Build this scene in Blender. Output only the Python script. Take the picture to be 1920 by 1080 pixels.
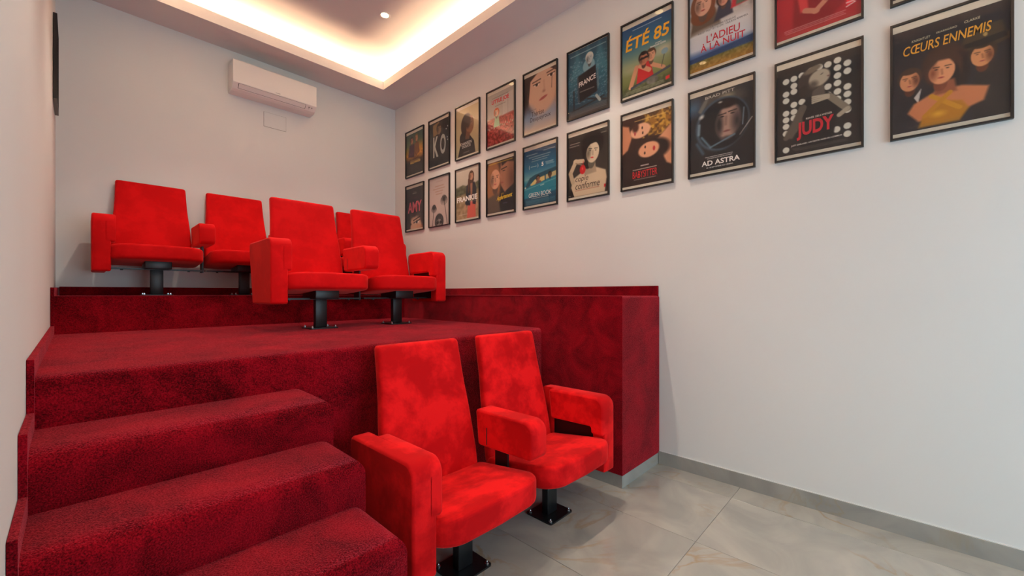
import bpy, bmesh, math, random
import numpy as np
from mathutils import Vector, Matrix

random.seed(4)
S = bpy.context.scene
for o in list(bpy.data.objects):
    bpy.data.objects.remove(o, do_unlink=True)
COL = S.collection

# ------------------------------------------------------------------ camera
YAW = math.atan2(805.0, 764.5)            # looks 46.5 degrees to the right of the back wall's normal
cam_d = bpy.data.cameras.new('camera')
cam = bpy.data.objects.new('camera', cam_d)
COL.objects.link(cam)
cam.location = (0, 0, 1.25)
cam.rotation_euler = (math.pi / 2, 0, -YAW)
cam_d.sensor_width = 36.0
cam_d.lens = 36.0 * 764.5 / 1920.0
cam_d.shift_y = 10.0 / 1920.0
cam_d.clip_start = 0.02
S.camera = cam

# ------------------------------------------------------------------ world, daylight, exposure
W = bpy.data.worlds.new('world')
S.world = W
W.use_nodes = True
W.node_tree.nodes['Background'].inputs[0].default_value = (0.72, 0.86, 1.0, 1)
W.node_tree.nodes['Background'].inputs[1].default_value = 1.2

def area(name, loc, rot, sx, sy, power, color, parent=None):
    l = bpy.data.lights.new(name, 'AREA')
    l.shape = 'RECTANGLE'
    l.size = sx
    l.size_y = sy
    l.energy = power
    l.color = color
    o = bpy.data.objects.new(name, l)
    COL.objects.link(o)
    o.location = loc
    o.rotation_euler = rot
    if parent:
        o.parent = parent
    return o

# daylight through the glazed front of the room, behind the photographer
area('daylight', (1.45, -2.62, 1.25), (math.radians(90), 0, 0), 2.3, 2.2, 100, (0.62, 0.86, 1.0))
COVE_POWER = 17.0       # watts per metre of strip
COVE_COLOR = (1.0, 0.62, 0.36)
SPOT_POWER = 125.0
SPOT_COLOR = (1.0, 0.86, 0.72)

vs = S.view_settings
S.display_settings.display_device = 'sRGB'
vs.view_transform = 'Standard'
vs.look = 'None'
vs.gamma = 1.0
vs.use_curve_mapping = False
vs.exposure = -0.47

# ------------------------------------------------------------------ materials
def srgb(r, g, b):
    f = lambda c: (c / 255 / 12.92) if c / 255 <= 0.04045 else ((c / 255 + 0.055) / 1.055) ** 2.4
    return (f(r), f(g), f(b), 1)

def new_mat(name):
    m = bpy.data.materials.new(name)
    m.use_nodes = True
    return m, m.node_tree.nodes, m.node_tree.links, m.node_tree.nodes['Principled BSDF']

def plain(name, color, rough=0.5, metal=0.0, spec=0.5, noise=0.0, nscale=8.0):
    m, n, l, b = new_mat(name)
    b.inputs['Roughness'].default_value = rough
    b.inputs['Metallic'].default_value = metal
    b.inputs['Specular IOR Level'].default_value = spec
    if noise:
        tc = n.new('ShaderNodeTexCoord')
        t = n.new('ShaderNodeTexNoise'); t.inputs['Scale'].default_value = nscale
        t.inputs['Detail'].default_value = 4
        l.new(tc.outputs['Object'], t.inputs['Vector'])
        r = n.new('ShaderNodeValToRGB')
        k = 1 - noise
        r.color_ramp.elements[0].color = (color[0] * k, color[1] * k, color[2] * k, 1)
        r.color_ramp.elements[1].color = color
        r.color_ramp.elements[0].position = 0.3
        r.color_ramp.elements[1].position = 0.7
        l.new(t.outputs['Fac'], r.inputs['Fac'])
        l.new(r.outputs['Color'], b.inputs['Base Color'])
    else:
        b.inputs['Base Color'].default_value = color
    return m

M = {}
M['wall'] = plain('wall_paint', (0.775, 0.785, 0.765, 1), 0.75, spec=0.2, noise=0.025, nscale=1.5)
M['ceiling'] = plain('ceiling_paint', (0.70, 0.68, 0.67, 1), 0.8, spec=0.2, noise=0.02, nscale=2)
M['white_plastic'] = plain('white_plastic', (0.82, 0.80, 0.77, 1), 0.35, noise=0.01, nscale=3)
M['dark_gap'] = plain('dark_gap', (0.02, 0.018, 0.016, 1), 0.6)
M['grey_print'] = plain('grey_print', (0.35, 0.34, 0.33, 1), 0.5)
M['black_metal'] = plain('black_metal', (0.009, 0.009, 0.010, 1), 0.38, noise=0.25, nscale=20)
M['black_frame'] = plain('black_frame', (0.008, 0.007, 0.007, 1), 0.35, noise=0.2, nscale=30)
M['chrome'] = plain('bolt_steel', (0.62, 0.64, 0.66, 1), 0.25, metal=1.0, noise=0.1, nscale=60)
M['backing'] = plain('backing_board', srgb(214, 208, 190), 0.7, noise=0.03, nscale=6)
M['alu'] = plain('window_aluminium', (0.25, 0.26, 0.27, 1), 0.4, metal=0.6, noise=0.1)
M['brass'] = plain('brass_clip', (0.55, 0.36, 0.10, 1), 0.35, metal=0.8, noise=0.15, nscale=40)

def emit(name, color, strength):
    m, n, l, b = new_mat(name)
    b.inputs['Base Color'].default_value = color
    b.inputs['Emission Color'].default_value = color
    b.inputs['Emission Strength'].default_value = strength
    return m
M['bulb'] = emit('lamp_glow', (1.0, 0.72, 0.38, 1), 16)
M['led'] = emit('led_glow', (1.0, 0.74, 0.50, 1), 6)

def velvet(name, lo, hi):
    m, n, l, b = new_mat(name)
    tc = n.new('ShaderNodeTexCoord')
    oi = n.new('ShaderNodeObjectInfo')
    add = n.new('ShaderNodeVectorMath'); add.operation = 'MULTIPLY_ADD'
    cmb = n.new('ShaderNodeCombineXYZ')
    l.new(oi.outputs['Random'], cmb.inputs[0]); l.new(oi.outputs['Random'], cmb.inputs[1])
    add.inputs[1].default_value = (1, 1, 1)
    sc = n.new('ShaderNodeVectorMath'); sc.operation = 'SCALE'; sc.inputs['Scale'].default_value = 9.0
    l.new(cmb.outputs[0], sc.inputs[0])
    l.new(tc.outputs['Object'], add.inputs[0]); l.new(sc.outputs[0], add.inputs[2])
    big = n.new('ShaderNodeTexNoise')
    big.inputs['Scale'].default_value = 5.0; big.inputs['Detail'].default_value = 5
    big.inputs['Roughness'].default_value = 0.62; big.inputs['Distortion'].default_value = 0.15
    l.new(add.outputs[0], big.inputs['Vector'])
    r = n.new('ShaderNodeValToRGB')
    r.color_ramp.elements[0].position = 0.42; r.color_ramp.elements[0].color = lo
    r.color_ramp.elements[1].position = 0.58; r.color_ramp.elements[1].color = hi
    l.new(big.outputs['Fac'], r.inputs['Fac'])
    l.new(r.outputs['Color'], b.inputs['Base Color'])
    b.inputs['Roughness'].default_value = 0.85
    b.inputs['Specular IOR Level'].default_value = 0.12
    b.inputs['Sheen Weight'].default_value = 0.45
    b.inputs['Sheen Roughness'].default_value = 0.35
    b.inputs['Sheen Tint'].default_value = (1.0, 0.15, 0.13, 1)
    fine = n.new('ShaderNodeTexNoise'); fine.inputs['Scale'].default_value = 160; fine.inputs['Detail'].default_value = 3
    l.new(tc.outputs['Object'], fine.inputs['Vector'])
    mx = n.new('ShaderNodeMath'); mx.operation = 'MULTIPLY_ADD'; mx.inputs[1].default_value = 0.25
    l.new(fine.outputs['Fac'], mx.inputs[0]); l.new(big.outputs['Fac'], mx.inputs[2])
    bp = n.new('ShaderNodeBump'); bp.inputs['Strength'].default_value = 0.18; bp.inputs['Distance'].default_value = 0.01
    l.new(mx.outputs[0], bp.inputs['Height']); l.new(bp.outputs[0], b.inputs['Normal'])
    return m
M['velvet'] = velvet('red_velvet_brushed', (0.50, 0.002, 0.004, 1), (0.80, 0.008, 0.010, 1))
M['velvet_even'] = velvet('red_velvet_even', (0.55, 0.0025, 0.004, 1), (0.66, 0.004, 0.006, 1))

def carpet():
    m, n, l, b = new_mat('red_carpet')
    tc = n.new('ShaderNodeTexCoord')
    f = n.new('ShaderNodeTexNoise'); f.inputs['Scale'].default_value = 230; f.inputs['Detail'].default_value = 3
    f.inputs['Roughness'].default_value = 0.7
    g = n.new('ShaderNodeTexNoise'); g.inputs['Scale'].default_value = 5.0; g.inputs['Detail'].default_value = 6
    g.inputs['Roughness'].default_value = 0.65; g.inputs['Distortion'].default_value = 0.6
    for t in (f, g):
        l.new(tc.outputs['Object'], t.inputs['Vector'])
    a = n.new('ShaderNodeMath'); a.operation = 'MULTIPLY_ADD'; a.inputs[1].default_value = 0.9
    l.new(g.outputs['Fac'], a.inputs[0])
    s = n.new('ShaderNodeMath'); s.operation = 'SUBTRACT'; s.inputs[1].default_value = 0.45
    l.new(f.outputs['Fac'], s.inputs[0])
    s2 = n.new('ShaderNodeMath'); s2.operation = 'MULTIPLY'; s2.inputs[1].default_value = 1.15
    l.new(s.outputs[0], s2.inputs[0]); l.new(s2.outputs[0], a.inputs[2])
    r = n.new('ShaderNodeValToRGB')
    r.color_ramp.elements[0].position = 0.30; r.color_ramp.elements[0].color = (0.06, 0.0006, 0.0025, 1)
    r.color_ramp.elements[1].position = 0.72; r.color_ramp.elements[1].color = (0.38, 0.004, 0.013, 1)
    l.new(a.outputs[0], r.inputs['Fac']); l.new(r.outputs['Color'], b.inputs['Base Color'])
    b.inputs['Roughness'].default_value = 0.95
    b.inputs['Specular IOR Level'].default_value = 0.05
    b.inputs['Sheen Weight'].default_value = 1.0
    b.inputs['Sheen Roughness'].default_value = 0.3
    b.inputs['Sheen Tint'].default_value = (1.0, 0.15, 0.20, 1)
    mr = n.new('ShaderNodeMapRange')
    mr.inputs['From Min'].default_value = 0.36; mr.inputs['From Max'].default_value = 0.62
    mr.inputs['To Min'].default_value = 0.30; mr.inputs['To Max'].default_value = 1.0
    l.new(f.outputs['Fac'], mr.inputs['Value']); l.new(mr.outputs[0], b.inputs['Sheen Weight'])
    bp = n.new('ShaderNodeBump'); bp.inputs['Strength'].default_value = 0.8; bp.inputs['Distance'].default_value = 0.008
    l.new(f.outputs['Fac'], bp.inputs['Height']); l.new(bp.outputs[0], b.inputs['Normal'])
    return m
M['carpet'] = carpet()

def marble(name, base, dark, vein, rough):
    m, n, l, b = new_mat(name)
    tc = n.new('ShaderNodeTexCoord')
    oi = n.new('ShaderNodeObjectInfo')
    cmb = n.new('ShaderNodeCombineXYZ')
    for i in range(3):
        l.new(oi.outputs['Random'], cmb.inputs[i])
    sc = n.new('ShaderNodeVectorMath'); sc.operation = 'SCALE'; sc.inputs['Scale'].default_value = 13
    l.new(cmb.outputs[0], sc.inputs[0])
    ad = n.new('ShaderNodeVectorMath'); ad.operation = 'ADD'
    l.new(tc.outputs['Object'], ad.inputs[0]); l.new(sc.outputs[0], ad.inputs[1])
    cl = n.new('ShaderNodeTexNoise'); cl.inputs['Scale'].default_value = 2.2; cl.inputs['Detail'].default_value = 5
    cl.inputs['Distortion'].default_value = 1.6
    l.new(ad.outputs[0], cl.inputs['Vector'])
    r = n.new('ShaderNodeValToRGB')
    r.color_ramp.elements[0].position = 0.35; r.color_ramp.elements[0].color = dark
    r.color_ramp.elements[1].position = 0.65; r.color_ramp.elements[1].color = base
    l.new(cl.outputs['Fac'], r.inputs['Fac'])
    # thin warm veins: bands where a distorted noise crosses a value
    v = n.new('ShaderNodeTexNoise'); v.inputs['Scale'].default_value = 1.5; v.inputs['Detail'].default_value = 5
    v.inputs['Distortion'].default_value = 2.2
    l.new(ad.outputs[0], v.inputs['Vector'])
    sb = n.new('ShaderNodeMath'); sb.operation = 'SUBTRACT'; sb.inputs[1].default_value = 0.56
    ab = n.new('ShaderNodeMath'); ab.operation = 'ABSOLUTE'
    l.new(v.outputs['Fac'], sb.inputs[0]); l.new(sb.outputs[0], ab.inputs[0])
    vr = n.new('ShaderNodeValToRGB')
    vr.color_ramp.elements[0].position = 0.0; vr.color_ramp.elements[0].color = (0.55, 0.55, 0.55, 1)
    vr.color_ramp.elements[1].position = 0.030; vr.color_ramp.elements[1].color = (0, 0, 0, 1)
    l.new(ab.outputs[0], vr.inputs['Fac'])
    patch = n.new('ShaderNodeTexNoise'); patch.inputs['Scale'].default_value = 1.9
    l.new(ad.outputs[0], patch.inputs['Vector'])
    pr = n.new('ShaderNodeValToRGB')
    pr.color_ramp.elements[0].position = 0.46; pr.color_ramp.elements[1].position = 0.66
    l.new(patch.outputs['Fac'], pr.inputs['Fac'])
    ml = n.new('ShaderNodeMath'); ml.operation = 'MULTIPLY'
    l.new(vr.outputs['Color'], ml.inputs[0]); l.new(pr.outputs['Color'], ml.inputs[1])
    mix = n.new('ShaderNodeMix'); mix.data_type = 'RGBA'
    l.new(ml.outputs[0], mix.inputs['Factor']); l.new(r.outputs['Color'], mix.inputs['A'])
    mix.inputs['B'].default_value = vein
    l.new(mix.outputs['Result'], b.inputs['Base Color'])
    b.inputs['Roughness'].default_value = rough
    b.inputs['Specular IOR Level'].default_value = 0.5
    return m
M['marble'] = marble('polished_marble', (0.44, 0.435, 0.39, 1), (0.33, 0.335, 0.31, 1), (0.36, 0.22, 0.07, 1), 0.06)
M['skirting'] = marble('marble_skirting', (0.36, 0.36, 0.33, 1), (0.27, 0.275, 0.26, 1), (0.34, 0.27, 0.16, 1), 0.2)
M['grout'] = plain('floor_grout', (0.33, 0.31, 0.26, 1), 0.8, noise=0.1, nscale=30)

def glass(name, refl=1.45):
    m, n, l, b = new_mat(name)
    n.remove(b)
    out = n['Material Output']
    t = n.new('ShaderNodeBsdfTransparent'); g = n.new('ShaderNodeBsdfGlossy')
    g.inputs['Roughness'].default_value = 0.015
    lw = n.new('ShaderNodeLayerWeight'); lw.inputs['Blend'].default_value = 0.5      # facing = 1 - cos
    pw = n.new('ShaderNodeMath'); pw.operation = 'POWER'; pw.inputs[1].default_value = 4.0
    f = n.new('ShaderNodeMath'); f.operation = 'MULTIPLY_ADD'; f.inputs[1].default_value = 0.5; f.inputs[2].default_value = 0.022
    l.new(lw.outputs['Facing'], pw.inputs[0]); l.new(pw.outputs[0], f.inputs[0])
    mx = n.new('ShaderNodeMixShader')
    l.new(f.outputs[0], mx.inputs[0]); l.new(t.outputs[0], mx.inputs[1]); l.new(g.outputs[0], mx.inputs[2])
    l.new(mx.outputs[0], out.inputs['Surface'])
    return m
M['glass'] = glass('clear_pane')

def ink():
    m, n, l, b = new_mat('printed_ink')
    a = n.new('ShaderNodeAttribute'); a.attribute_name = 'ink'
    l.new(a.outputs['Color'], b.inputs['Base Color'])
    b.inputs['Roughness'].default_value = 0.55
    b.inputs['Specular IOR Level'].default_value = 0.25
    return m
M['ink'] = ink()

# ------------------------------------------------------------------ mesh helpers
def link(name, me, mat=None, parent=None, smooth=False):
    if mat is not None and len(me.materials) == 0:
        me.materials.append(mat)
    o = bpy.data.objects.new(name, me)
    COL.objects.link(o)
    if parent is not None:
        o.parent = parent
    return o

def from_bm(name, bm, mat=None, parent=None, smooth=False):
    bmesh.ops.recalc_face_normals(bm, faces=bm.faces)
    me = bpy.data.meshes.new(name)
    bm.to_mesh(me); bm.free()
    if smooth:
        smooth_by_angle(me)
    return link(name, me, mat, parent)

def smooth_by_angle(me, ang=42):
    me.polygons.foreach_set('use_smooth', [True] * len(me.polygons))
    me.set_sharp_from_angle(angle=math.radians(ang))
    for p in me.polygons:
        if len(p.vertices) > 8 or p.area > 0.03:
            p.use_smooth = False

def empty(name, loc=(0, 0, 0), rz=0.0):
    o = bpy.data.objects.new(name, None)
    COL.objects.link(o)
    o.empty_display_size = 0.1
    o.location = loc
    o.rotation_euler = (0, 0, rz)
    return o

def tag(o, label=None, cat=None, group=None, kind=None):
    if label: o['label'] = label
    if cat: o['category'] = cat
    if group: o['group'] = group
    if kind: o['kind'] = kind
    return o

def box_bm(x0, x1, y0, y1, z0, z1, bm=None):
    bm = bm or bmesh.new()
    v = [bm.verts.new(p) for p in ((x0, y0, z0), (x1, y0, z0), (x1, y1, z0), (x0, y1, z0),
                                   (x0, y0, z1), (x1, y0, z1), (x1, y1, z1), (x0, y1, z1))]
    for f in ((0, 3, 2, 1), (4, 5, 6, 7), (0, 1, 5, 4), (1, 2, 6, 5), (2, 3, 7, 6), (3, 0, 4, 7)):
        bm.faces.new([v[i] for i in f])
    return bm

def prism_bm(pts, z0, z1, bm=None):
    bm = bm or bmesh.new()
    a = [bm.verts.new((x, y, z0)) for x, y in pts]
    b = [bm.verts.new((x, y, z1)) for x, y in pts]
    bm.faces.new(a[::-1]); bm.faces.new(b)
    n = len(pts)
    for i in range(n):
        j = (i + 1) % n
        bm.faces.new((a[i], a[j], b[j], b[i]))
    return bm

def bevel(bm, r, seg=3, pred=None):
    bm.edges.ensure_lookup_table()
    es = [e for e in bm.edges if pred is None or pred(e.verts[0].co, e.verts[1].co)]
    bmesh.ops.bevel(bm, geom=es, offset=r, segments=seg, affect='EDGES', profile=0.5)
    return bm

def box(name, x0, x1, y0, y1, z0, z1, mat, parent=None, r=0.0, seg=3):
    bm = box_bm(x0, x1, y0, y1, z0, z1)
    if r:
        bevel(bm, r, seg)
    return from_bm(name, bm, mat, parent, smooth=bool(r))

def loft_bm(rings, bm=None):
    bm = bm or bmesh.new()
    R = [[bm.verts.new(p) for p in ring] for ring in rings]
    n = len(R[0])
    for a, b in zip(R[:-1], R[1:]):
        for i in range(n):
            j = (i + 1) % n
            bm.faces.new((a[i], a[j], b[j], b[i]))
    bm.faces.new(R[0][::-1]); bm.faces.new(R[-1])
    return bm

def round_poly(pts, radii, seg=5):
    """polygon (counter-clockwise or clockwise) with each corner rounded by its radius"""
    out = []
    n = len(pts)
    for i, p in enumerate(pts):
        r = radii[i] if isinstance(radii, (list, tuple)) else radii
        p = Vector(p); a = Vector(pts[i - 1]); b = Vector(pts[(i + 1) % n])
        if r <= 0:
            out.append((p.x, p.y)); continue
        da = (a - p).normalized(); db = (b - p).normalized()
        half = da.angle(db) / 2
        d = r / math.tan(half)
        c = p + (da + db).normalized() * (r / math.sin(half))
        s = p + da * d; e = p + db * d
        a0 = math.atan2(s.y - c.y, s.x - c.x); a1 = math.atan2(e.y - c.y, e.x - c.x)
        dd = (a1 - a0 + math.pi) % (2 * math.pi) - math.pi
        for k in range(seg + 1):
            t = a0 + dd * k / seg
            out.append((c.x + r * math.cos(t), c.y + r * math.sin(t)))
    return out

def offset_poly(pts, d):
    """moves every edge inwards by d (vertex mitre)"""
    n = len(pts)
    area2 = sum(pts[i][0] * pts[(i + 1) % n][1] - pts[(i + 1) % n][0] * pts[i][1] for i in range(n))
    s = 1 if area2 > 0 else -1
    out = []
    for i in range(n):
        p = Vector(pts[i]); a = Vector(pts[i - 1]); b = Vector(pts[(i + 1) % n])
        e1 = (p - a).normalized(); e2 = (b - p).normalized()
        n1 = Vector((-e1.y, e1.x)) * s; n2 = Vector((-e2.y, e2.x)) * s
        m = (n1 + n2)
        m = m.normalized() if m.length > 1e-6 else n1
        k = 1 / max(0.4, m.dot(n1))
        q = p + m * d * k
        out.append((q.x, q.y))
    return out

def cyl_bm(cx, cy, z0, z1, r0, r1=None, seg=16, bm=None):
    r1 = r0 if r1 is None else r1
    ring = lambda r, z: [(cx + r * math.cos(2 * math.pi * k / seg), cy + r * math.sin(2 * math.pi * k / seg), z) for k in range(seg)]
    return loft_bm([ring(r0, z0), ring(r1, z1)], bm)

# ------------------------------------------------------------------ the room shell
XR, YB, YF = 2.926, 4.968, -2.40
ZC, ZT = 3.737, 3.95                      # soffit, ceiling inside the tray
def xl(y):                                # the left wall runs very slightly out of square
    return -0.120 - (y - 1.95) * 0.0106

o = from_bm('wall_back', box_bm(xl(YB) - 0.15, XR + 0.15, YB, YB + 0.15, 0, ZT), M['wall']); tag(o, kind='structure')
o = from_bm('wall_right', box_bm(XR, XR + 0.15, YF, YB, 0, ZT), M['wall']); tag(o, kind='structure')
o = from_bm('wall_left', prism_bm([(xl(YF), YF), (xl(YB), YB), (xl(YB) - 0.15, YB), (xl(YF) - 0.15, YF)], 0, ZT), M['wall']); tag(o, kind='structure')
# front wall with a wide glazed opening
bm = bmesh.new()
wx0, wx1, wz0, wz1 = 0.30, 2.60, 0.10, 2.40
box_bm(xl(YF) - 0.15, wx0, YF - 0.15, YF, 0, ZT, bm)
box_bm(wx1, XR + 0.15, YF - 0.15, YF, 0, ZT, bm)
box_bm(wx0, wx1, YF - 0.15, YF, wz1, ZT, bm)
box_bm(wx0, wx1, YF - 0.15, YF, 0, wz0, bm)
o = from_bm('wall_front', bm, M['wall']); tag(o, kind='structure')
win = empty('window_1', ((wx0 + wx1) / 2, YF - 0.08, wz0)); tag(win, kind='structure')
hw = (wx1 - wx0) / 2
bm = bmesh.new()
for (a, b, c, d) in ((-hw, hw, 0, 0.05), (-hw, hw, wz1 - wz0 - 0.05, wz1 - wz0), (-hw, -hw + 0.05, 0.05, wz1 - wz0 - 0.05),
                     (hw - 0.05, hw, 0.05, wz1 - wz0 - 0.05), (-0.03, 0.03, 0.05, wz1 - wz0 - 0.05)):
    box_bm(a, b, -0.03, 0.03, c, d, bm)
from_bm('window_frame', bm, M['alu'], win)
for s in (-1, 1):
    x0, x1 = (-hw + 0.05, -0.03) if s < 0 else (0.03, hw - 0.05)
    box('pane', x0, x1, -0.003, 0.003, 0.05, wz1 - wz0 - 0.05, M['glass'], win)

# floor: 0.6 x 1.2 m polished tiles over a grout bed
fl = from_bm('floor', prism_bm([(xl(YF), YF), (XR, YF), (XR, YB), (xl(YB), YB)], -0.12, -0.003), M['grout']); tag(fl, kind='structure')
gx = [2.124 + 0.6 * k for k in range(-5, 3)]
gy = [0.743 + 1.2 * k for k in range(-4, 2)]
tile_cache = {}
for i in range(len(gx) - 1):
    for j in range(len(gy) - 1):
        x0, x1 = max(gx[i], xl(gy[j]) + 0.004), min(gx[i + 1], XR)
        y0, y1 = max(gy[j], YF), min(gy[j + 1], YB)
        if x1 - x0 < 0.03 or y1 - y0 < 0.03:
            continue
        key = (round(x1 - x0, 3), round(y1 - y0, 3))
        if key not in tile_cache:
            g = 0.0012
            bm = box_bm(g, key[0] - g, g, key[1] - g, -0.010, 0.0)
            bevel(bm, 0.0008, 1, lambda a, b: a.z > -0.001 and b.z > -0.001)
            me = bpy.data.meshes.new('floor_tile'); bmesh.ops.recalc_face_normals(bm, faces=bm.faces)
            bm.to_mesh(me); bm.free(); me.materials.append(M['marble'])
            tile_cache[key] = me
        t = link('floor_tile', tile_cache[key], None, fl)
        t.location = (x0, y0, 0)

# ceiling: flat slab inside the tray, soffit ring with an upstanding lip around it
CX0, CX1, CY0, CY1 = 0.27, 2.53, -2.0, 4.57
ce = from_bm('ceiling', box_bm(xl(YF) - 0.15, XR + 0.15, YF - 0.15, YB + 0.15, ZT, ZT + 0.12), M['ceiling']); tag(ce, kind='structure')
def ring_bm(x0, x1, y0, y1, X0, X1, Y0, Y1, z0, z1):
    bm = bmesh.new()
    I = [(x0, y0), (x1, y0), (x1, y1), (x0, y1)]; O = [(X0, Y0), (X1, Y0), (X1, Y1), (X0, Y1)]
    vi = [[bm.verts.new((x, y, z)) for x, y in I] for z in (z0, z1)]
    vo = [[bm.verts.new((x, y, z)) for x, y in O] for z in (z0, z1)]
    for k in range(4):
        j = (k + 1) % 4
        bm.faces.new((vi[0][k], vi[0][j], vo[0][j], vo[0][k]))
        bm.faces.new((vi[1][k], vi[1][j], vo[1][j], vo[1][k]))
        bm.faces.new((vi[0][k], vi[0][j], vi[1][j], vi[1][k]))
        bm.faces.new((vo[0][k], vo[0][j], vo[1][j], vo[1][k]))
    return bm
bm = bmesh.new()
I = [(CX0, CY0), (CX1, CY0), (CX1, CY1), (CX0, CY1)]
O = [(xl(YF), YF), (XR, YF), (XR, YB), (xl(YB), YB)]
for z0, z1 in ((ZC, ZC + 0.025),):
    vi = [[bm.verts.new((x, y, z)) for x, y in I] for z in (z0, z1)]
    vo = [[bm.verts.new((x, y, z)) for x, y in O] for z in (z0, z1)]
    for k in range(4):
        j = (k + 1) % 4
        for q in (0, 1):
            bm.faces.new((vi[q][k], vi[q][j], vo[q][j], vo[q][k]))
        bm.faces.new((vi[0][k], vi[0][j], vi[1][j], vi[1][k]))
        bm.faces.new((vo[0][k], vo[0][j], vo[1][j], vo[1][k]))
from_bm('soffit', bm, M['ceiling'], ce)
from_bm('cove_lip', ring_bm(CX0, CX1, CY0, CY1, CX0 - 0.018, CX1 + 0.018, CY0 - 0.018, CY1 + 0.018, ZC + 0.025, ZC + 0.10), M['ceiling'], ce)
from_bm('cove_back', ring_bm(CX0 - 0.17, CX1 + 0.17, CY0 - 0.17, CY1 + 0.17, CX0 - 0.19, CX1 + 0.19, CY0 - 0.19, CY1 + 0.19, ZC + 0.025, ZT), M['ceiling'], ce)

# LED strips lying in the cove, one to a side
zl = ZC + 0.072
BK = 0.135
for p0, p1, inward, lab in (
        ((CX0 - 0.10, CY1 + BK), (CX1 + 0.10, CY1 + BK), (0, -1), 'warm LED strip hidden in the ceiling cove along the back wall'),
        ((CX1 + BK, CY0 - 0.10), (CX1 + BK, CY1 + 0.10), (-1, 0), 'warm LED strip hidden in the ceiling cove above the poster wall'),
        ((CX0 - BK, CY0 - 0.10), (CX0 - BK, CY1 + 0.10), (1, 0), 'warm LED strip hidden in the ceiling cove along the left wall'),
        ((CX0 - 0.10, CY0 - BK), (CX1 + 0.10, CY0 - BK), (0, 1), 'warm LED strip hidden in the ceiling cove at the front')):
    c = ((p0[0] + p1[0]) / 2, (p0[1] + p1[1]) / 2)
    L = math.hypot(p1[0] - p0[0], p1[1] - p0[1])
    ex = Vector((p1[0] - p0[0], p1[1] - p0[1], 0)).normalized()
    d = (Vector((inward[0], inward[1], 0)) * 0.75 + Vector((0, 0, 0.66))).normalized()
    ez = -d; ey = ez.cross(ex)
    r = empty('led_strip'); tag(r, lab, 'led strip', 'LED strips in the ceiling cove')
    r.matrix_world = Matrix(((ex.x, ey.x, ez.x, c[0]), (ex.y, ey.y, ez.y, c[1]), (ex.z, ey.z, ez.z, zl), (0, 0, 0, 1)))
    box('tape', -L / 2, L / 2, -0.006, 0.006, 0.0, 0.003, M['led'], r)
    box('channel', -L / 2, L / 2, -0.009, 0.009, 0.003, 0.009, M['white_plastic'], r)
    area('strip_light', (0, 0, -0.004), (0, 0, 0), L, 0.012, COVE_POWER * L, COVE_COLOR, r)

# recessed downlights
def downlight(x, y, lab):
    r = empty('downlight', (x, y, ZT)); tag(r, lab, 'downlight', 'recessed ceiling downlights')
    seg = 28
    ring = lambda rad, z: [(rad * math.cos(2 * math.pi * k / seg), rad * math.sin(2 * math.pi * k / seg), z) for k in range(seg)]
    bm = bmesh.new()
    R = [[bm.verts.new(p) for p in ring(rad, z)] for rad, z in ((0.052, 0.0), (0.052, -0.004), (0.046, -0.006), (0.038, -0.003), (0.036, -0.001))]
    for a, b in zip(R[:-1], R[1:]):
        for i in range(seg):
            bm.faces.new((a[i], a[(i + 1) % seg], b[(i + 1) % seg], b[i]))
    from_bm('trim_ring', bm, M['white_plastic'], r, smooth=True)
    bm = bmesh.new()
    bm.faces.new([bm.verts.new(p) for p in ring(0.037, -0.0015)][::-1])
    me = bpy.data.meshes.new('bulb'); bm.to_mesh(me); bm.free()
    link('bulb', me, M['bulb'], r)
    l = bpy.data.lights.new('lamp', 'SPOT'); l.energy = SPOT_POWER; l.color = SPOT_COLOR
    l.spot_size = math.radians(92); l.spot_blend = 0.7; l.shadow_soft_size = 0.035
    s = bpy.data.objects.new('lamp', l); COL.objects.link(s); s.parent = r; s.location = (0, 0, -0.02)
LX = (0.82, 2.02)
for yy, wh in ((3.62, 'over the back rows'), (1.67, 'over the front pair of chairs')):
    downlight(LX[1], yy, 'small round downlight in the ceiling nearest the poster wall ' + wh)
    downlight(LX[0], yy, 'small round downlight in the ceiling nearest the left wall ' + wh)

# ------------------------------------------------------------------ carpeted tiers and stairs
Z1, Z2 = 0.99, 1.232
XB, YBL = 2.374, 1.282                    # left face and front of the right-hand ledge
YP, YU = 1.95, 3.85                       # front of the lower and of the upper tier
XS = 0.705                                # right end of the stairs
pf = tag(empty('seating_platform', (0, 0, 0)), 'two-tier platform and stairs covered in dark red carpet', 'platform', kind='structure')
e_ = 1e-3
def top_edge(pred):
    return lambda a, b: pred(a) and pred(b)
bm = prism_bm([(xl(YP) + .002, YP), (XB, YP), (XB, YU), (xl(YU) + .002, YU)], 0.0, Z1)
bevel(bm, 0.030, 5, lambda a, b: abs(a.z - Z1) < e_ and abs(b.z - Z1) < e_ and abs(a.y - YP) < e_ and abs(b.y - YP) < e_)
from_bm('lower_tier', bm, M['carpet'], pf, smooth=True)
P2 = [(xl(YU) + .002, YU), (XB, YU), (XB, YBL), (XR - .001, YBL), (XR - .001, YB - .001), (xl(YB) + .002, YB - .001)]
bm = prism_bm(P2, 0.082, Z2)
def up(a, b):
    if abs(a.z - Z2) > e_ or abs(b.z - Z2) > e_: return False
    for q in ((0, 1), (1, 2), (2, 3)):
        p, r = P2[q[0]], P2[q[1]]
        if all(min((abs(v.x - p[0]) + abs(v.y - p[1])), (abs(v.x - r[0]) + abs(v.y - r[1]))) < e_ for v in (a, b)): return True
    return False
bevel(bm, 0.014, 4, up)
from_bm('upper_tier', bm, M['carpet'], pf, smooth=True)
fronts = [0.575, 0.85, 1.125, 1.40, 1.674]
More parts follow.
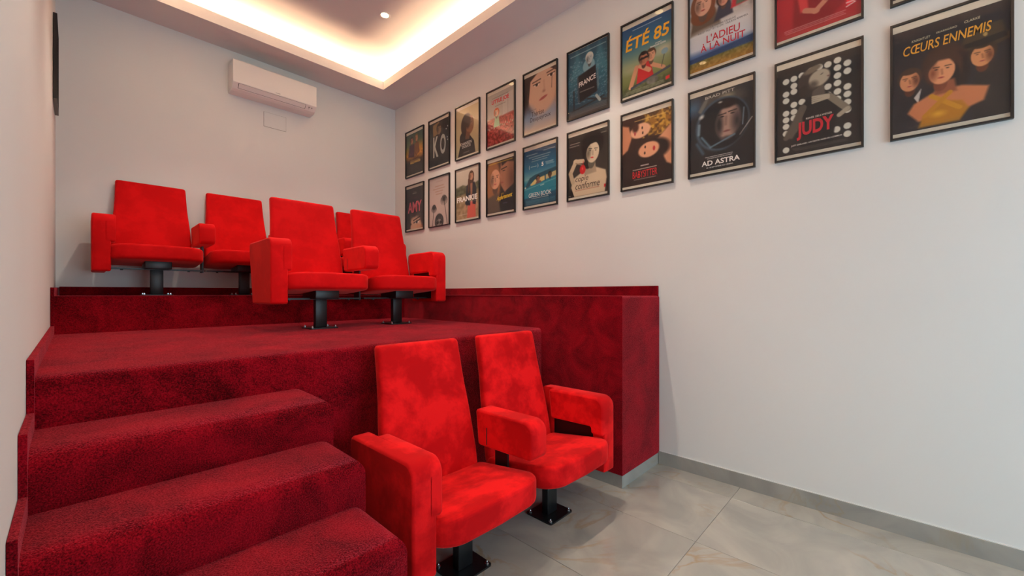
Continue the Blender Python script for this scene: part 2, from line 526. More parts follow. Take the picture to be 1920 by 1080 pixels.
for k, y0 in enumerate(fronts):
    y1 = fronts[k + 1] if k < 4 else YP
    z = 0.165 * (k + 1)
    bm = prism_bm([(xl(y0) + .002, y0), (XS, y0), (XS, y1), (xl(y1) + .002, y1)], 0.0, z)
    def rnd(a, b, z=z, y0=y0):
        if abs(a.z - z) > e_ or abs(b.z - z) > e_: return False
        return (abs(a.y - y0) < e_ and abs(b.y - y0) < e_) or (abs(a.x - XS) < e_ and abs(b.x - XS) < e_)
    bevel(bm, 0.062, 8, rnd)
    from_bm('step', bm, M['carpet'], pf, smooth=True)
# stepped carpet skirting up the left wall
F = fronts + [YP, YU]
T = [0.165 * (k + 1) for k in range(6)] + [Z2]
prof = [(F[0] - 0.012, 0.0)]
for k, y in enumerate(F):
    if k: prof.append((y - 0.012, T[k - 1] + 0.055))
    prof.append((y - 0.012, T[k] + 0.055))
prof += [(YB - 0.002, Z2 + 0.065), (YB - 0.002, 0.0)]
bm = bmesh.new()
A = [bm.verts.new((xl(y) + 0.001, y, z)) for y, z in prof]
B = [bm.verts.new((xl(y) + 0.017, y, z)) for y, z in prof]
bm.faces.new(A); bm.faces.new(B[::-1])
for i in range(len(prof)):
    j = (i + 1) % len(prof)
    bm.faces.new((A[i], A[j], B[j], B[i]))
from_bm('skirting_carpet', bm, M['carpet'], pf)
# low carpet upstand along the back and right walls
bm = box_bm(xl(YB) + 0.02, XR - 0.02, YB - 0.017, YB - 0.001, Z2 - 0.01, 1.305)
bevel(bm, 0.005, 2)
from_bm('upstand', bm, M['carpet'], pf, smooth=True)
bm = box_bm(XR - 0.017, XR - 0.001, YBL + 0.003, YB - 0.018, Z2 - 0.01, 1.306)
bevel(bm, 0.005, 2)
from_bm('upstand', bm, M['carpet'], pf, smooth=True)
# marble plinth under the ledge
bm = prism_bm([(XB + .004, YP), (XB + .004, YBL + .004), (XR - .002, YBL + .004), (XR - .002, YP)], 0.0, 0.083)
from_bm('plinth', bm, M['skirting'], pf)

# marble skirting along the right wall and the other walls
bl = from_bm('baseboard_right', box_bm(XR - 0.012, XR, YF + 0.01, YBL, 0, 0.090), M['skirting']); tag(bl, kind='structure')
bevel_bm = box_bm(XR - 0.006, XR - 0.0005, YF + 0.01, YBL - 0.002, 0.090, 0.0945)
from_bm('sealant_bead', bevel_bm, M['wall'], bl)
o = from_bm('baseboard_left', prism_bm([(xl(YF + .01), YF + 0.01), (xl(YF + .01) + 0.012, YF + 0.01), (xl(0.54) + 0.012, 0.54), (xl(0.54), 0.54)], 0, 0.09), M['skirting']); tag(o, kind='structure')

# ------------------------------------------------------------------ cinema chairs
PITCH = 0.637
HP = PITCH / 2
def chair_meshes():
    D = {}
    # seat cushion ---------------------------------------------------
    hw, y0, y1 = 0.300, -0.262, 0.215
    n_front = [(-hw, y1), (-hw, y0 + 0.0), (hw, y0 + 0.0), (hw, y1)]
    out = round_poly([(-hw, y1), (-hw + 0.004, y0 + 0.012), (0, y0), (hw - 0.004, y0 + 0.012), (hw, y1)], [0.03, 0.125, 0.0, 0.125, 0.03], 10)
    # a few extra points along the straight front keep the crown smooth
    cy = (y0 + y1) / 2
    def ring(ins, dz, bottom=False):
        r = []
        for x, y in out:
            sx = (hw - ins) / hw; sy = ((y1 - y0) / 2 - ins) / ((y1 - y0) / 2)
            X, Y = x * sx, cy + (y - cy) * sy
            t = (Y - y0) / (y1 - y0)
            top = 0.408 - 0.070 * t
            th = 0.118 - 0.030 * t
            r.append((X, Y, top - th + dz if bottom else top + dz))
        return r
    rings = [ring(0.060, 0.0, True), ring(0.020, 0.002, True), ring(0.008, 0.006, True), ring(0.002, 0.014, True), ring(0.0, 0.026, True),
             ring(0.0, -0.020), ring(0.002, -0.010), ring(0.007, -0.003), ring(0.014, 0.0), ring(0.030, 0.003), ring(0.075, 0.007), ring(0.14, 0.009), ring(0.20, 0.009)]
    bm = loft_bm(rings)
    D['seat'] = bm
    # backrest ---------------------------------------------------------
    prof = [(0.300, 0.190, 0.272), (0.345, 0.196, 0.274), (0.42, 0.207, 0.272), (0.50, 0.222, 0.268), (0.58, 0.238, 0.264),
            (0.66, 0.254, 0.258), (0.74, 0.270, 0.250), (0.82, 0.287, 0.245), (0.90, 0.304, 0.242), (0.965, 0.318, 0.240)]
    th = 0.058
    def bring(z, yf, hw, ins=0.0):
        h = hw - ins
        pts = round_poly([(-h, yf + ins), (h, yf + ins), (h, yf + th - ins), (-h, yf + th - ins)], [0.020, 0.020, 0.016, 0.016], 4)
        return [(x, y, z) for x, y in pts]
    rings = [bring(0.300, 0.190, 0.272, 0.012)] + [bring(*p) for p in prof]
    for z, ins in ((0.985, 0.001), (0.994, 0.004), (0.999, 0.009), (1.001, 0.0155)):
        rings.append(bring(z, 0.318 + (z - 0.965) * 0.215, 0.240, ins))
    D['backrest'] = loft_bm(rings)
    # arms (built about their own centre line x = 0) ---------------------
    def extr(poly, xs):
        """poly in (y, z); xs = [(x, inset)]"""
        return [[(x, y, z) for y, z in (offset_poly(poly, i) if i else poly)] for x, i in xs]
    yA, zt = -0.193, 0.632
    mid = round_poly([(yA, 0.448), (0.190, 0.440), (0.212, zt - 0.004), (yA, zt)], [0.035, 0.015, 0.015, 0.060], 6)
    w = 0.0575
    D['arm_mid'] = loft_bm(extr(mid, [(-w, 0.012), (-w + 0.003, 0.005), (-w + 0.010, 0.0), (w - 0.010, 0.0), (w - 0.003, 0.005), (w, 0.012)]))
    outer = round_poly([(yA, 0.188), (0.225, 0.188), (0.305, 0.560), (0.300, zt - 0.006), (yA, zt)], [0.018, 0.018, 0.03, 0.02, 0.062], 6)
    inner = round_poly([(yA, 0.412), (-0.110, 0.412), (-0.108, 0.452), (0.190, 0.444), (0.212, zt - 0.004), (yA, zt)], [0.015, 0.015, 0.012, 0.015, 0.015, 0.062], 6)
    lower = round_poly([(yA + 0.0006, 0.189), (-0.105, 0.189), (-0.105, 0.44), (yA + 0.0006, 0.44)], [0.018, 0.01, 0, 0], 5)
    def end(s):
        # s = -1: left end of a row (outer face at -x), +1: right end
        bm = loft_bm(extr(outer, [(s * -0.010, 0.0), (s * 0.057, 0.0), (s * 0.065, 0.004), (s * 0.068, 0.011)]))
        loft_bm(extr(inner, [(s * -0.008, 0.0), (s * -0.052, 0.0), (s * -0.061, 0.004), (s * -0.064, 0.012)]), bm)
        loft_bm(extr(lower, [(s * 0.000, 0.0), (s * -0.028, 0.0), (s * -0.034, 0.003), (s * -0.037, 0.009)]), bm)
        return bm
    D['arm_left'] = end(-1)
    D['arm_right'] = end(1)
    # metalwork ----------------------------------------------------------
    bm = prism_bm(round_poly([(-0.101, -0.09), (0.101, -0.09), (0.101, 0.09), (-0.101, 0.09)], 0.014, 4), 0.0, 0.008)
    D['base_plate'] = bm
    D['column'] = bevel(box_bm(-0.042, 0.042, -0.022, 0.022, 0.008, 0.236), 0.004, 2)
    bm = bevel(box_bm(-0.085, 0.085, -0.135, 0.110, 0.218, 0.296), 0.005, 2)
    D['mounting_box'] = bm
    bm = box_bm(-HP + 0.012, HP - 0.012, -0.026, 0.026, 0.214, 0.226)
    for x in (-0.215, 0.215):
        cyl_bm(x, 0, 0.206, 0.214, 0.009, seg=8, bm=bm)
    D['cross_bar'] = bm
    bm = cyl_bm(0, 0, 0.008, 0.011, 0.011, seg=10)
    cyl_bm(0, 0, 0.011, 0.018, 0.0075, seg=6, bm=bm)
    cyl_bm(0, 0, 0.018, 0.023, 0.0045, 0.003, seg=8, bm=bm)
    D['bolt'] = bm
    bm = box_bm(-0.006, 0.006, 0.020, 0.110, 0.205, 0.446)
    D['arm_bracket'] = bm
    D['arm_plate_left'] = box_bm(0.0105, 0.0125, -0.10, 0.20, 0.215, 0.450)
    D['arm_plate_right'] = box_bm(-0.0125, -0.0105, -0.10, 0.20, 0.215, 0.450)
    D['arm_slit'] = box_bm(-0.0581, -0.0573, 0.118, 0.124, 0.456, 0.545)
    D['seat_pan'] = prism_bm(round_poly([(-0.225, -0.17), (0.225, -0.17), (0.225, 0.17), (-0.225, 0.17)], 0.03, 3), 0.284, 0.306)
    out = {}
    for k, bm in D.items():
        bmesh.ops.recalc_face_normals(bm, faces=bm.faces)
        me = bpy.data.meshes.new(k); bm.to_mesh(me); bm.free()
        smooth_by_angle(me, 50)
        me.materials.append(M['velvet'] if k in ('seat', 'backrest', 'arm_mid', 'arm_left', 'arm_right') else
                            M['chrome'] if k == 'bolt' else M['dark_gap'] if k == 'arm_slit' else M['black_metal'])
        out[k] = me
    return out
CM = chair_meshes()

def chair(x, y, z, label, group, left='mid', right=None, even=False):
    r = empty('cinema_chair', (x, y, z)); tag(r, label, 'chair', group)
    link('seat', CM['seat'], None, r)
    link('backrest', CM['backrest'], None, r)
    pl = link('base_plate', CM['base_plate'], None, r)
    for bx in (-0.083, 0.083):
        for by in (-0.072, 0.072):
            b = link('bolt', CM['bolt'], None, pl); b.location = (bx, by, 0)
    link('column', CM['column'], None, r)
    link('mounting_box', CM['mounting_box'], None, r)
    link('seat_pan', CM['seat_pan'], None, r)
    link('cross_bar', CM['cross_bar'], None, r)
    a = link('armrest', CM['arm_left' if left == 'end' else 'arm_mid'], None, r); a.location = (-HP, 0, 0)
    if left == 'end':
        link('arm_plate', CM['arm_plate_left'], None, a)
    if left == 'mid':
        s = link('seam', CM['arm_slit'], None, a)
        b = link('arm_bracket', CM['arm_bracket'], None, r); b.location = (-HP, 0, 0)
    if right == 'end':
        a = link('armrest', CM['arm_right'], None, r); a.location = (HP, 0, 0)
        link('arm_plate', CM['arm_plate_right'], None, a)
    if even:
        for c in r.children:
            if c.name.split('.')[0] in ('seat', 'backrest', 'armrest'):
                c.material_slots[0].link = 'OBJECT'
                c.material_slots[0].material = M['velvet_even']
    return r

g1, g2, g3 = 'front pair of red velvet chairs on the marble floor', 'pair of red velvet chairs on the lower tier', 'row of red velvet chairs on the upper tier'
chair(1.196, 1.446, 0.0, 'red velvet cinema chair on the marble floor beside the carpeted stairs', g1, 'end')
chair(1.833, 1.446, 0.0, 'red velvet cinema chair on the marble floor beside the carpeted ledge', g1, 'mid', 'end')
chair(1.226, 3.146, Z1, 'red velvet cinema chair on the lower carpeted tier, left of its pair', g2, 'end', even=True)
chair(1.863, 3.146, Z1, 'red velvet cinema chair on the lower carpeted tier, nearest the poster wall', g2, 'mid', 'end', even=True)
P3, Y3 = 0.637, 4.565
chair(0.432, Y3, Z2, 'leftmost red velvet chair of the back row on the top tier', g3, 'end', even=True)
chair(0.432 + P3, Y3, Z2, 'second red velvet chair from the left in the back row', g3, 'mid', even=True)
chair(0.432 + 2 * P3, Y3, Z2, 'third chair of the back row, hidden behind the lower tier pair', g3, 'mid', even=True)
chair(0.432 + 3 * P3, Y3, Z2, 'fourth chair of the back row, a strip of it showing between the lower pair', g3, 'mid', 'end', even=True)

# ------------------------------------------------------------------ air conditioner and hatch on the back wall
ac = tag(empty('air_conditioner', (1.421, YB, 3.29)), 'white wall-mounted split air conditioner high on the back wall', 'air conditioner')
w = 0.399
prof = round_poly([(-0.001, 0.0), (-0.001, 0.288), (-0.196, 0.288), (-0.200, 0.062), (-0.150, 0.012), (-0.110, 0.0)], [0, 0.006, 0.012, 0.012, 0.02, 0.01], 4)
from_bm('housing', loft_bm([[(x, y, z) for y, z in (offset_poly(prof, i) if i else prof)] for x, i in ((-w, 0.004), (-w + 0.004, 0), (w - 0.004, 0), (w, 0.004))]), M['white_plastic'], ac, smooth=True)
# the outlet flap on the slanted underside, with its dark joint
u = Vector((0, 0.050, -0.050)).normalized(); nn = Vector((0, -0.050, -0.050)).normalized()
c0 = Vector((0, -0.175, 0.037))
def slant(name, x0, x1, a0, a1, h0, h1, mat, parent, r=0):
    bm = bmesh.new()
    vs_ = []
    for h in (h0, h1):
        for (x, a) in ((x0, a0), (x1, a0), (x1, a1), (x0, a1)):
            p = c0 + u * a + nn * h
            vs_.append(bm.verts.new((x, p.y, p.z)))
    for f in ((0, 3, 2, 1), (4, 5, 6, 7), (0, 1, 5, 4), (1, 2, 6, 5), (2, 3, 7, 6), (3, 0, 4, 7)):
        bm.faces.new([vs_[i] for i in f])
    return from_bm(name, bm, mat, parent)
fl_ = slant('outlet_joint', -0.350, 0.287, -0.027, 0.025, -0.004, 0.0012, M['dark_gap'], ac)
slant('outlet_flap', -0.346, 0.283, -0.0255, 0.0215, 0.0, 0.0035, M['white_plastic'], ac)
for k, (xx, rr) in enumerate(((0.325, 0.008), (0.352, 0.006))):
    slant('indicator', xx - rr, xx + rr, -0.012, 0.002, 0.0, 0.002, M['grey_print'], ac)
slant('indicator', 0.318, 0.323, 0.010, 0.016, 0.0, 0.002, M['grey_print'], ac)
box('maker_mark', -0.018, 0.025, -0.2018, -0.200, 0.073, 0.078, M['grey_print'], ac)
h = tag(empty('access_hatch', (1.454, YB, 3.055)), 'small white access hatch set into the back wall below the air conditioner', 'hatch')
box('cover', -0.108, 0.108, -0.004, -0.0005, 0.0, 0.155, M['wall'], h)
box('joint', -0.110, 0.110, -0.0014, -0.0003, -0.002, 0.157, M['dark_gap'], h)

# ------------------------------------------------------------------ framed film posters
def lin(c):
    c = np.asarray(c, float) / 255.0
    return np.where(c <= 0.04045, c / 12.92, ((c + 0.055) / 1.055) ** 2.4)

class Canvas:
    """a small raster of printed colour; x runs 0..1 left to right, y 0..1 top to bottom"""
    def __init__(s, w, h, nx):
        s.asp = h / w
        s.nx, s.ny = nx, int(round(nx * s.asp))
        x = (np.arange(s.nx)) / (s.nx - 1); y = (np.arange(s.ny)) / (s.ny - 1)
        s.X, s.Y = np.meshgrid(x, y)
        s.C = np.zeros((s.ny, s.nx, 3))
        s.rng = np.random.RandomState(7)
        s.px = 1.0 / nx
    def put(s, a, col):
        a = np.clip(a, 0, 1)[..., None]
        s.C = s.C * (1 - a) + np.asarray(col, float) * a
    def fill(s, *stops):
        """vertical gradient: (y, colour) stops"""
        ys = [p[0] for p in stops]
        for k in range(3):
            s.C[..., k] = np.interp(s.Y, ys, [p[1][k] for p in stops])
    def E(s, cx, cy, rx, ry, col, rot=0, soft=0.12, a=1.0):
        dx = s.X - cx; dy = (s.Y - cy) * s.asp
        t = math.radians(rot); c, n = math.cos(t), math.sin(t)
        u = (dx * c + dy * n) / rx; v = (-dx * n + dy * c) / ry
        d = np.sqrt(u * u + v * v)
        k = max(soft, s.px / min(rx, ry))
        s.put(a * np.clip((1 - d) / k + 0.5 * (soft < 0.3), 0, 1), col)
    def L(s, x0, y0, x1, y1, w, col, a=1.0, soft=None):
        ax, ay, bx, by = x0, y0 * s.asp, x1, y1 * s.asp
        px, py = s.X, s.Y * s.asp
        vx, vy = bx - ax, by - ay
        t = np.clip(((px - ax) * vx + (py - ay) * vy) / (vx * vx + vy * vy + 1e-9), 0, 1)
        d = np.hypot(px - ax - t * vx, py - ay - t * vy)
        k = soft or s.px
        s.put(a * np.clip((w / 2 - d) / k + 0.5, 0, 1), col)
    def P(s, pts, col, a=1.0, soft=None):
        px, py = s.X, s.Y * s.asp
        q = [(x, y * s.asp) for x, y in pts]
        ins = np.zeros(px.shape, bool); dm = np.full(px.shape, 9.0)
        for i in range(len(q)):
            (ax, ay), (bx, by) = q[i - 1], q[i]
            cond = ((ay > py) != (by > py))
            with np.errstate(divide='ignore', invalid='ignore'):
                xi = (bx - ax) * (py - ay) / (by - ay + 1e-12) + ax
            ins ^= cond & (px < xi)
            vx, vy = bx - ax, by - ay
            t = np.clip(((px - ax) * vx + (py - ay) * vy) / (vx * vx + vy * vy + 1e-9), 0, 1)
            dm = np.minimum(dm, np.hypot(px - ax - t * vx, py - ay - t * vy))
        sd = np.where(ins, dm, -dm)
        s.put(a * np.clip(sd / (soft or s.px) + 0.5, 0, 1), col)
    def noise(s, amt, n=14, y0=0.0, y1=1.0, x0=0.0, x1=1.0, col=None, a=0.5):
        g = s.rng.rand(int(n * s.asp) + 2, n + 2)
        fx = s.X * n; fy = s.Y * n * s.asp
        i = np.clip(fx.astype(int), 0, n); j = np.clip(fy.astype(int), 0, g.shape[0] - 2)
        tx, ty = fx - i, fy - j
        v = (g[j, i] * (1 - tx) + g[j, i + 1] * tx) * (1 - ty) + (g[j + 1, i] * (1 - tx) + g[j + 1, i + 1] * tx) * ty
        m = (s.Y >= y0) & (s.Y <= y1) & (s.X >= x0) & (s.X <= x1)
        if col is None:
            s.C = np.where(m[..., None], np.clip(s.C + (v - 0.5)[..., None] * amt, 0, 255), s.C)
        else:
            s.put(np.where(m, np.clip((v - 0.5) * 4, 0, 1) * a, 0), col)
    def lines(s, y0, y1, n, x0, x1, col, a=0.5):
        """rows of small print too fine to read"""
        for k in range(n):
            yy = y0 + (y1 - y0) * (k + 0.5) / n
            xx = x0 + 0.04 * s.rng.rand()
            while xx < x1 - 0.02:
                ln = 0.02 + 0.05 * s.rng.rand()
                s.L(xx, yy, min(xx + ln, x1), yy, (y1 - y0) * s.asp / n * 0.5, col, a)
                xx += ln + 0.014
    def head(s, cx, cy, r, skin, hair=(30, 20, 15), turn=0.0, rot=0, lips=(150, 60, 60), shade=None, hairdo='short', lit=1):
        """a generic head: r is half the face width"""
        t = math.radians(rot)
        def at(u, v):
            return (cx + r * (u * math.cos(t) - v * math.sin(t)), cy + r * (u * math.sin(t) + v * math.cos(t)) / s.asp)
        sh = shade or tuple(c * 0.45 for c in skin)
        if hairdo == 'long':
            s.E(*at(0, 0.15), r * 1.38, r * 1.85, hair, rot)
            s.E(*at(0.0, 1.3), r * 1.35, r * 1.1, hair, rot)
        elif hairdo == 'short':
            s.E(*at(-0.05 * lit, -0.35), r * 1.16, r * 1.28, hair, rot)
        elif hairdo == 'bob':
            s.E(*at(0, -0.1), r * 1.35, r * 1.5, hair, rot)
        s.E(*at(0, 1.35), r * 0.5, r * 0.75, sh, rot)
        s.E(*at(0, 0.1), r * 0.92, r * 1.28, skin, rot, soft=0.1)
        s.E(*at(-0.62 * lit, 0.2), r * 0.55, r * 1.15, sh, rot, soft=0.9, a=0.85)
        if hairdo not in ('bald', 'none'):
            s.E(*at(0, -1.12), r * 0.86, r * 0.42, hair, rot, soft=0.3)
        k = turn * 0.25
        for e in (-1, 1):
            s.E(*at(e * 0.40 + k, -0.12), r * 0.17, r * 0.085, (25, 18, 18), rot, soft=0.4)
            p, q = at(e * 0.20 + k, -0.34), at(e * 0.62 + k, -0.36)
            s.L(*p, *q, r * 0.09, tuple(c * 0.6 for c in hair), 0.85)
        p, q = at(k * 1.5, -0.05), at(k * 1.9 + 0.06, 0.42)
        s.L(*p, *q, r * 0.14, sh, 0.5, soft=r * 0.15)
        s.E(*at(k * 1.4, 0.75), r * 0.30, r * 0.115, lips, rot, soft=0.5)

def text_mesh(body, bold=0.0, shear=0.0, spacing=1.0):
    c = bpy.data.curves.new('lettering', 'FONT')
    c.body = body; c.size = 1.0; c.resolution_u = 3; c.offset = bold; c.shear = shear
    c.space_character = spacing; c.align_x = 'LEFT'
    o = bpy.data.objects.new('lettering', c)
    me = bpy.data.meshes.new_from_object(o)
    bpy.data.objects.remove(o); bpy.data.curves.remove(c)
    v = np.zeros(len(me.vertices) * 3); me.vertices.foreach_get('co', v); v = v.reshape(-1, 3)
    f = [tuple(p.vertices) for p in me.polygons]
    bpy.data.meshes.remove(me)
    return v, f

FW, FH, FD, FB = 0.412, 0.600, 0.020, 0.010
frame_me = None
def frame_mesh():
    bm = bmesh.new()
    x, y = FW / 2, FH / 2
    for a, b, c, d in ((-x, x, y - FB, y), (-x, x, -y, -y + FB), (-x, -x + FB, -y + FB, y - FB), (x - FB, x, -y + FB, y - FB)):
        box_bm(a, b, c, d, 0.0, FD, bm)
    bmesh.ops.recalc_face_normals(bm, faces=bm.faces)
    me = bpy.data.meshes.new('frame'); bm.to_mesh(me); bm.free(); me.materials.append(M['black_frame'])
    return me
def sheet_mesh(name, x0, x1, y0, y1, z0, z1, mat):
    bm = box_bm(x0, x1, y0, y1, z0, z1)
    bmesh.ops.recalc_face_normals(bm, faces=bm.faces)
    me = bpy.data.meshes.new(name); bm.to_mesh(me); bm.free(); me.materials.append(mat)
    return me
FRAME = frame_mesh()
IW, IH = FW - 2 * FB, FH - 2 * FB
BACK = sheet_mesh('backing', -IW / 2, IW / 2, -IH / 2, IH / 2, 0.002, 0.006, M['backing'])
PANE = sheet_mesh('pane', -IW / 2, IW / 2, -IH / 2, IH / 2, 0.0125, 0.0145, M['glass'])

def poster(y, z, label, paint, texts, nx=90, bands=(0.034, 0.022), side=1):
    """side 1: on the right wall facing -x; side -1: on the left wall facing +x"""
    r = empty('framed_poster')
    if side == 1:
        r.matrix_world = Matrix(((0, 0, -1, XR - 0.001), (-1, 0, 0, y), (0, 1, 0, z), (0, 0, 0, 1)))
    else:
        n = Vector((1, 0.0106, 0)).normalized()
        t = Vector((-n.y, n.x, 0))
        r.matrix_world = Matrix(((t.x, 0, n.x, xl(y) + 0.002), (t.y, 0, n.y, y), (0, 1, 0, z), (0, 0, 0, 1)))
    tag(r, label, 'poster', 'framed film posters')
    link('frame', FRAME, None, r); link('backing', BACK, None, r); link('pane', PANE, None, r)
    w, h = IW, IH - bands[0] - bands[1]
    x0, ytop = -w / 2, IH / 2 - bands[0]
    c = Canvas(w, h, nx)
    paint(c)
    for t in texts:                        # small print that cannot be read in the photograph
        if t[0] is None:
            c.lines(t[3], t[4], 1, t[1] - 0.02, t[2], t[5], 0.75)
    texts = [t for t in texts if t[0] is not None]
    # print sheet: vertex grid that carries the printed colours
    zz = 0.0068
    V = np.stack([x0 + c.X * w, ytop - c.Y * h, np.full(c.X.shape, zz)], -1).reshape(-1, 3)
    idx = np.arange(c.nx * c.ny).reshape(c.ny, c.nx)
    q = np.stack([idx[:-1, :-1], idx[1:, :-1], idx[1:, 1:], idx[:-1, 1:]], -1).reshape(-1, 4)
    me = bpy.data.meshes.new('print')
    me.vertices.add(len(V)); me.vertices.foreach_set('co', V.ravel())
    me.loops.add(q.size); me.loops.foreach_set('vertex_index', q.ravel())
    me.polygons.add(len(q)); me.polygons.foreach_set('loop_start', np.arange(0, q.size, 4))
    me.polygons.foreach_set('loop_total', np.full(len(q), 4))
    me.update(calc_edges=True)
    at = me.attributes.new('ink', 'FLOAT_COLOR', 'POINT')
    at.data.foreach_set('color', np.concatenate([lin(c.C.reshape(-1, 3)), np.ones((len(V), 1))], 1).ravel())
    pr = link('print', me, M['ink'], r)
    # lettering: (text, left, right, top, bottom, colour, bold, shear) in print fractions
    for n_, t in enumerate(texts):
        body, l, rr, tp, bt, col = t[:6]
        bold = t[6] if len(t) > 6 else 0.0
        shear = t[7] if len(t) > 7 else 0.0
        rise = t[8] if len(t) > 8 else 0.0
        v, f = text_mesh(body, bold, shear)
        mn, mx = v.min(0), v.max(0)
        u = (v[:, 0] - mn[0]) / (mx[0] - mn[0]); k = (v[:, 1] - mn[1]) / max(1e-6, mx[1] - mn[1])
        px = x0 + w * (l + (rr - l) * u)
        py = ytop - h * (bt + (tp - bt) * k + rise * u)
        me = bpy.data.meshes.new('lettering')
        me.from_pydata(np.stack([px, py, np.full(len(v), zz + 0.0007 + 0.0001 * n_)], -1).tolist(), [], f)
        at = me.attributes.new('ink', 'FLOAT_COLOR', 'POINT')
        at.data.foreach_set('color', np.tile(np.append(lin(col), 1.0), (len(v), 1)).ravel())
        link('lettering', me, M['ink'], pr)
    return r

PY = lambda k: 4.483 - 0.5172 * k           # centres along the wall
ZU, ZL = 3.045, 2.345
WHT, CRM = (238, 236, 230), (225, 220, 205)

# ---- upper row, from the back corner towards the viewer
def p(c):
    c.fill((0, (45, 70, 60)), (0.3, (95, 110, 70)), (0.52, (200, 140, 40)), (0.66, (70, 50, 25)), (0.72, (28, 24, 22)), (1, (30, 28, 28)))
    c.E(0.8, 0.42, 0.4, 0.3, (225, 160, 60), soft=0.9, a=0.8)
    c.P([(0.12, 0.55), (0.2, 0.27), (0.48, 0.27), (0.52, 0.6)], (60, 35, 55)); c.P([(0.45, 0.62), (0.5, 0.25), (0.72, 0.25), (0.78, 0.5)], (120, 80, 40))
    c.head(0.33, 0.17, 0.08, (190, 120, 90)); c.head(0.6, 0.14, 0.08, (200, 135, 95), (120, 90, 40))
    c.noise(60, 24, 0.45, 0.7)
    c.lines(0.80, 0.95, 5, 0.1, 0.9, (90, 85, 80), 0.4)
poster(PY(0), ZU, 'framed poster of two figures in a yellow-green haze, upper row in the corner', p,
       [(None, 0.25, 0.8, 0.655, 0.68, (235, 200, 120), 0.02), ('HOLLYWOOD', 0.25, 0.82, 0.685, 0.74, (240, 205, 110), 0.03)], 56)
def p(c):
    c.fill((0, (40, 42, 36)), (0.5, (58, 60, 52)), (1, (20, 20, 20)))
    c.noise(30, 10)
    c.P([(0.18, 0.05), (0.5, 0.02), (0.5, 0.28), (0.2, 0.32)], (165, 130, 80), 0.8); c.P([(0.66, 0), (1, 0), (1, 0.7), (0.75, 0.7)], (22, 26, 30))
    c.P([(0.3, 0.75), (0.36, 0.30), (0.62, 0.28), (0.72, 0.75)], (25, 26, 26))
    c.head(0.50, 0.19, 0.11, (140, 115, 90), (45, 35, 25))
    for x, y in ((0.85, 0.25), (0.92, 0.2), (0.9, 0.44), (0.92, 0.5)): c.E(x, y, 0.03, 0.03, (210, 215, 215), soft=0.6)
poster(PY(1), ZU, 'framed dark poster with two huge dripping pale letters over a man, upper row', p,
       [('K', 0.20, 0.46, 0.33, 0.80, (190, 196, 186), 0.03), ('O', 0.55, 0.83, 0.33, 0.78, (176, 184, 178), 0.03)], 56)
def p(c):
    c.fill((0, (196, 182, 138)), (0.4, (188, 178, 140)), (1, (170, 160, 125)))
    c.E(0.75, 0.35, 0.4, 0.5, (205, 190, 145), soft=0.9)
    c.P([(0.08, 1), (0.18, 0.78), (0.34, 0.62), (0.6, 0.60), (0.78, 0.75), (0.84, 1)], (35, 30, 30))
    c.E(0.47, 0.37, 0.25, 0.33, (58, 42, 34)); c.E(0.28, 0.62, 0.12, 0.16, (45, 34, 30))
    c.E(0.60, 0.38, 0.17, 0.26, (140, 100, 72)); c.E(0.50, 0.30, 0.16, 0.24, (60, 44, 36), soft=0.4)
    c.E(0.66, 0.34, 0.04, 0.015, (40, 28, 22), soft=0.5); c.E(0.72, 0.475, 0.035, 0.018, (120, 60, 50), soft=0.5)
    c.P([(0.45, 0.5), (0.62, 0.55), (0.58, 0.68), (0.40, 0.66)], (110, 78, 58))
poster(PY(2), ZU, 'framed tan poster of a dark-haired woman in profile, upper row', p,
       [('CHANSON', 0.20, 0.68, 0.715, 0.775, WHT, 0.0), ('DOUCE', 0.28, 0.64, 0.785, 0.835, WHT, 0.0), (None, 0.34, 0.58, 0.925, 0.945, CRM, 0.0)], 64)
def p(c):
    c.fill((0, (176, 170, 160)), (0.46, (188, 182, 172)), (0.50, (150, 40, 35)), (1, (140, 32, 28)))
    c.P([(0.55, 0.10), (0.95, 0.08), (0.95, 0.46), (0.55, 0.48)], (196, 192, 184)); c.L(0.56, 0.1, 0.56, 0.48, 0.008, (140, 135, 130)); c.L(0.76, 0.09, 0.76, 0.47, 0.008, (150, 145, 138))
    c.noise(110, 30, 0.50, 1.0); c.noise(0, 36, 0.52, 0.78, col=(205, 70, 60), a=0.8)
    for k in range(16): c.E(0.03 + 0.06 * k, 0.655 + 0.02 * math.sin(k * 2.1), 0.016, 0.04, (225, 220, 205), soft=0.5)
    c.P([(0.24, 0.66), (0.30, 0.44), (0.42, 0.44), (0.48, 0.66)], (150, 190, 150)); c.head(0.35, 0.38, 0.075, (228, 190, 160), (190, 80, 30), hairdo='bob')
poster(PY(3), ZU, 'framed poster of a red-haired child in green among red flowers, upper row', p,
       [('LITTLE JOE', 0.17, 0.80, 0.12, 0.22, (205, 30, 35), 0.03), (None, 0.28, 0.68, 0.243, 0.258, (70, 60, 60)),
        (None, 0.18, 0.78, 0.075, 0.092, (90, 85, 80))], 72)
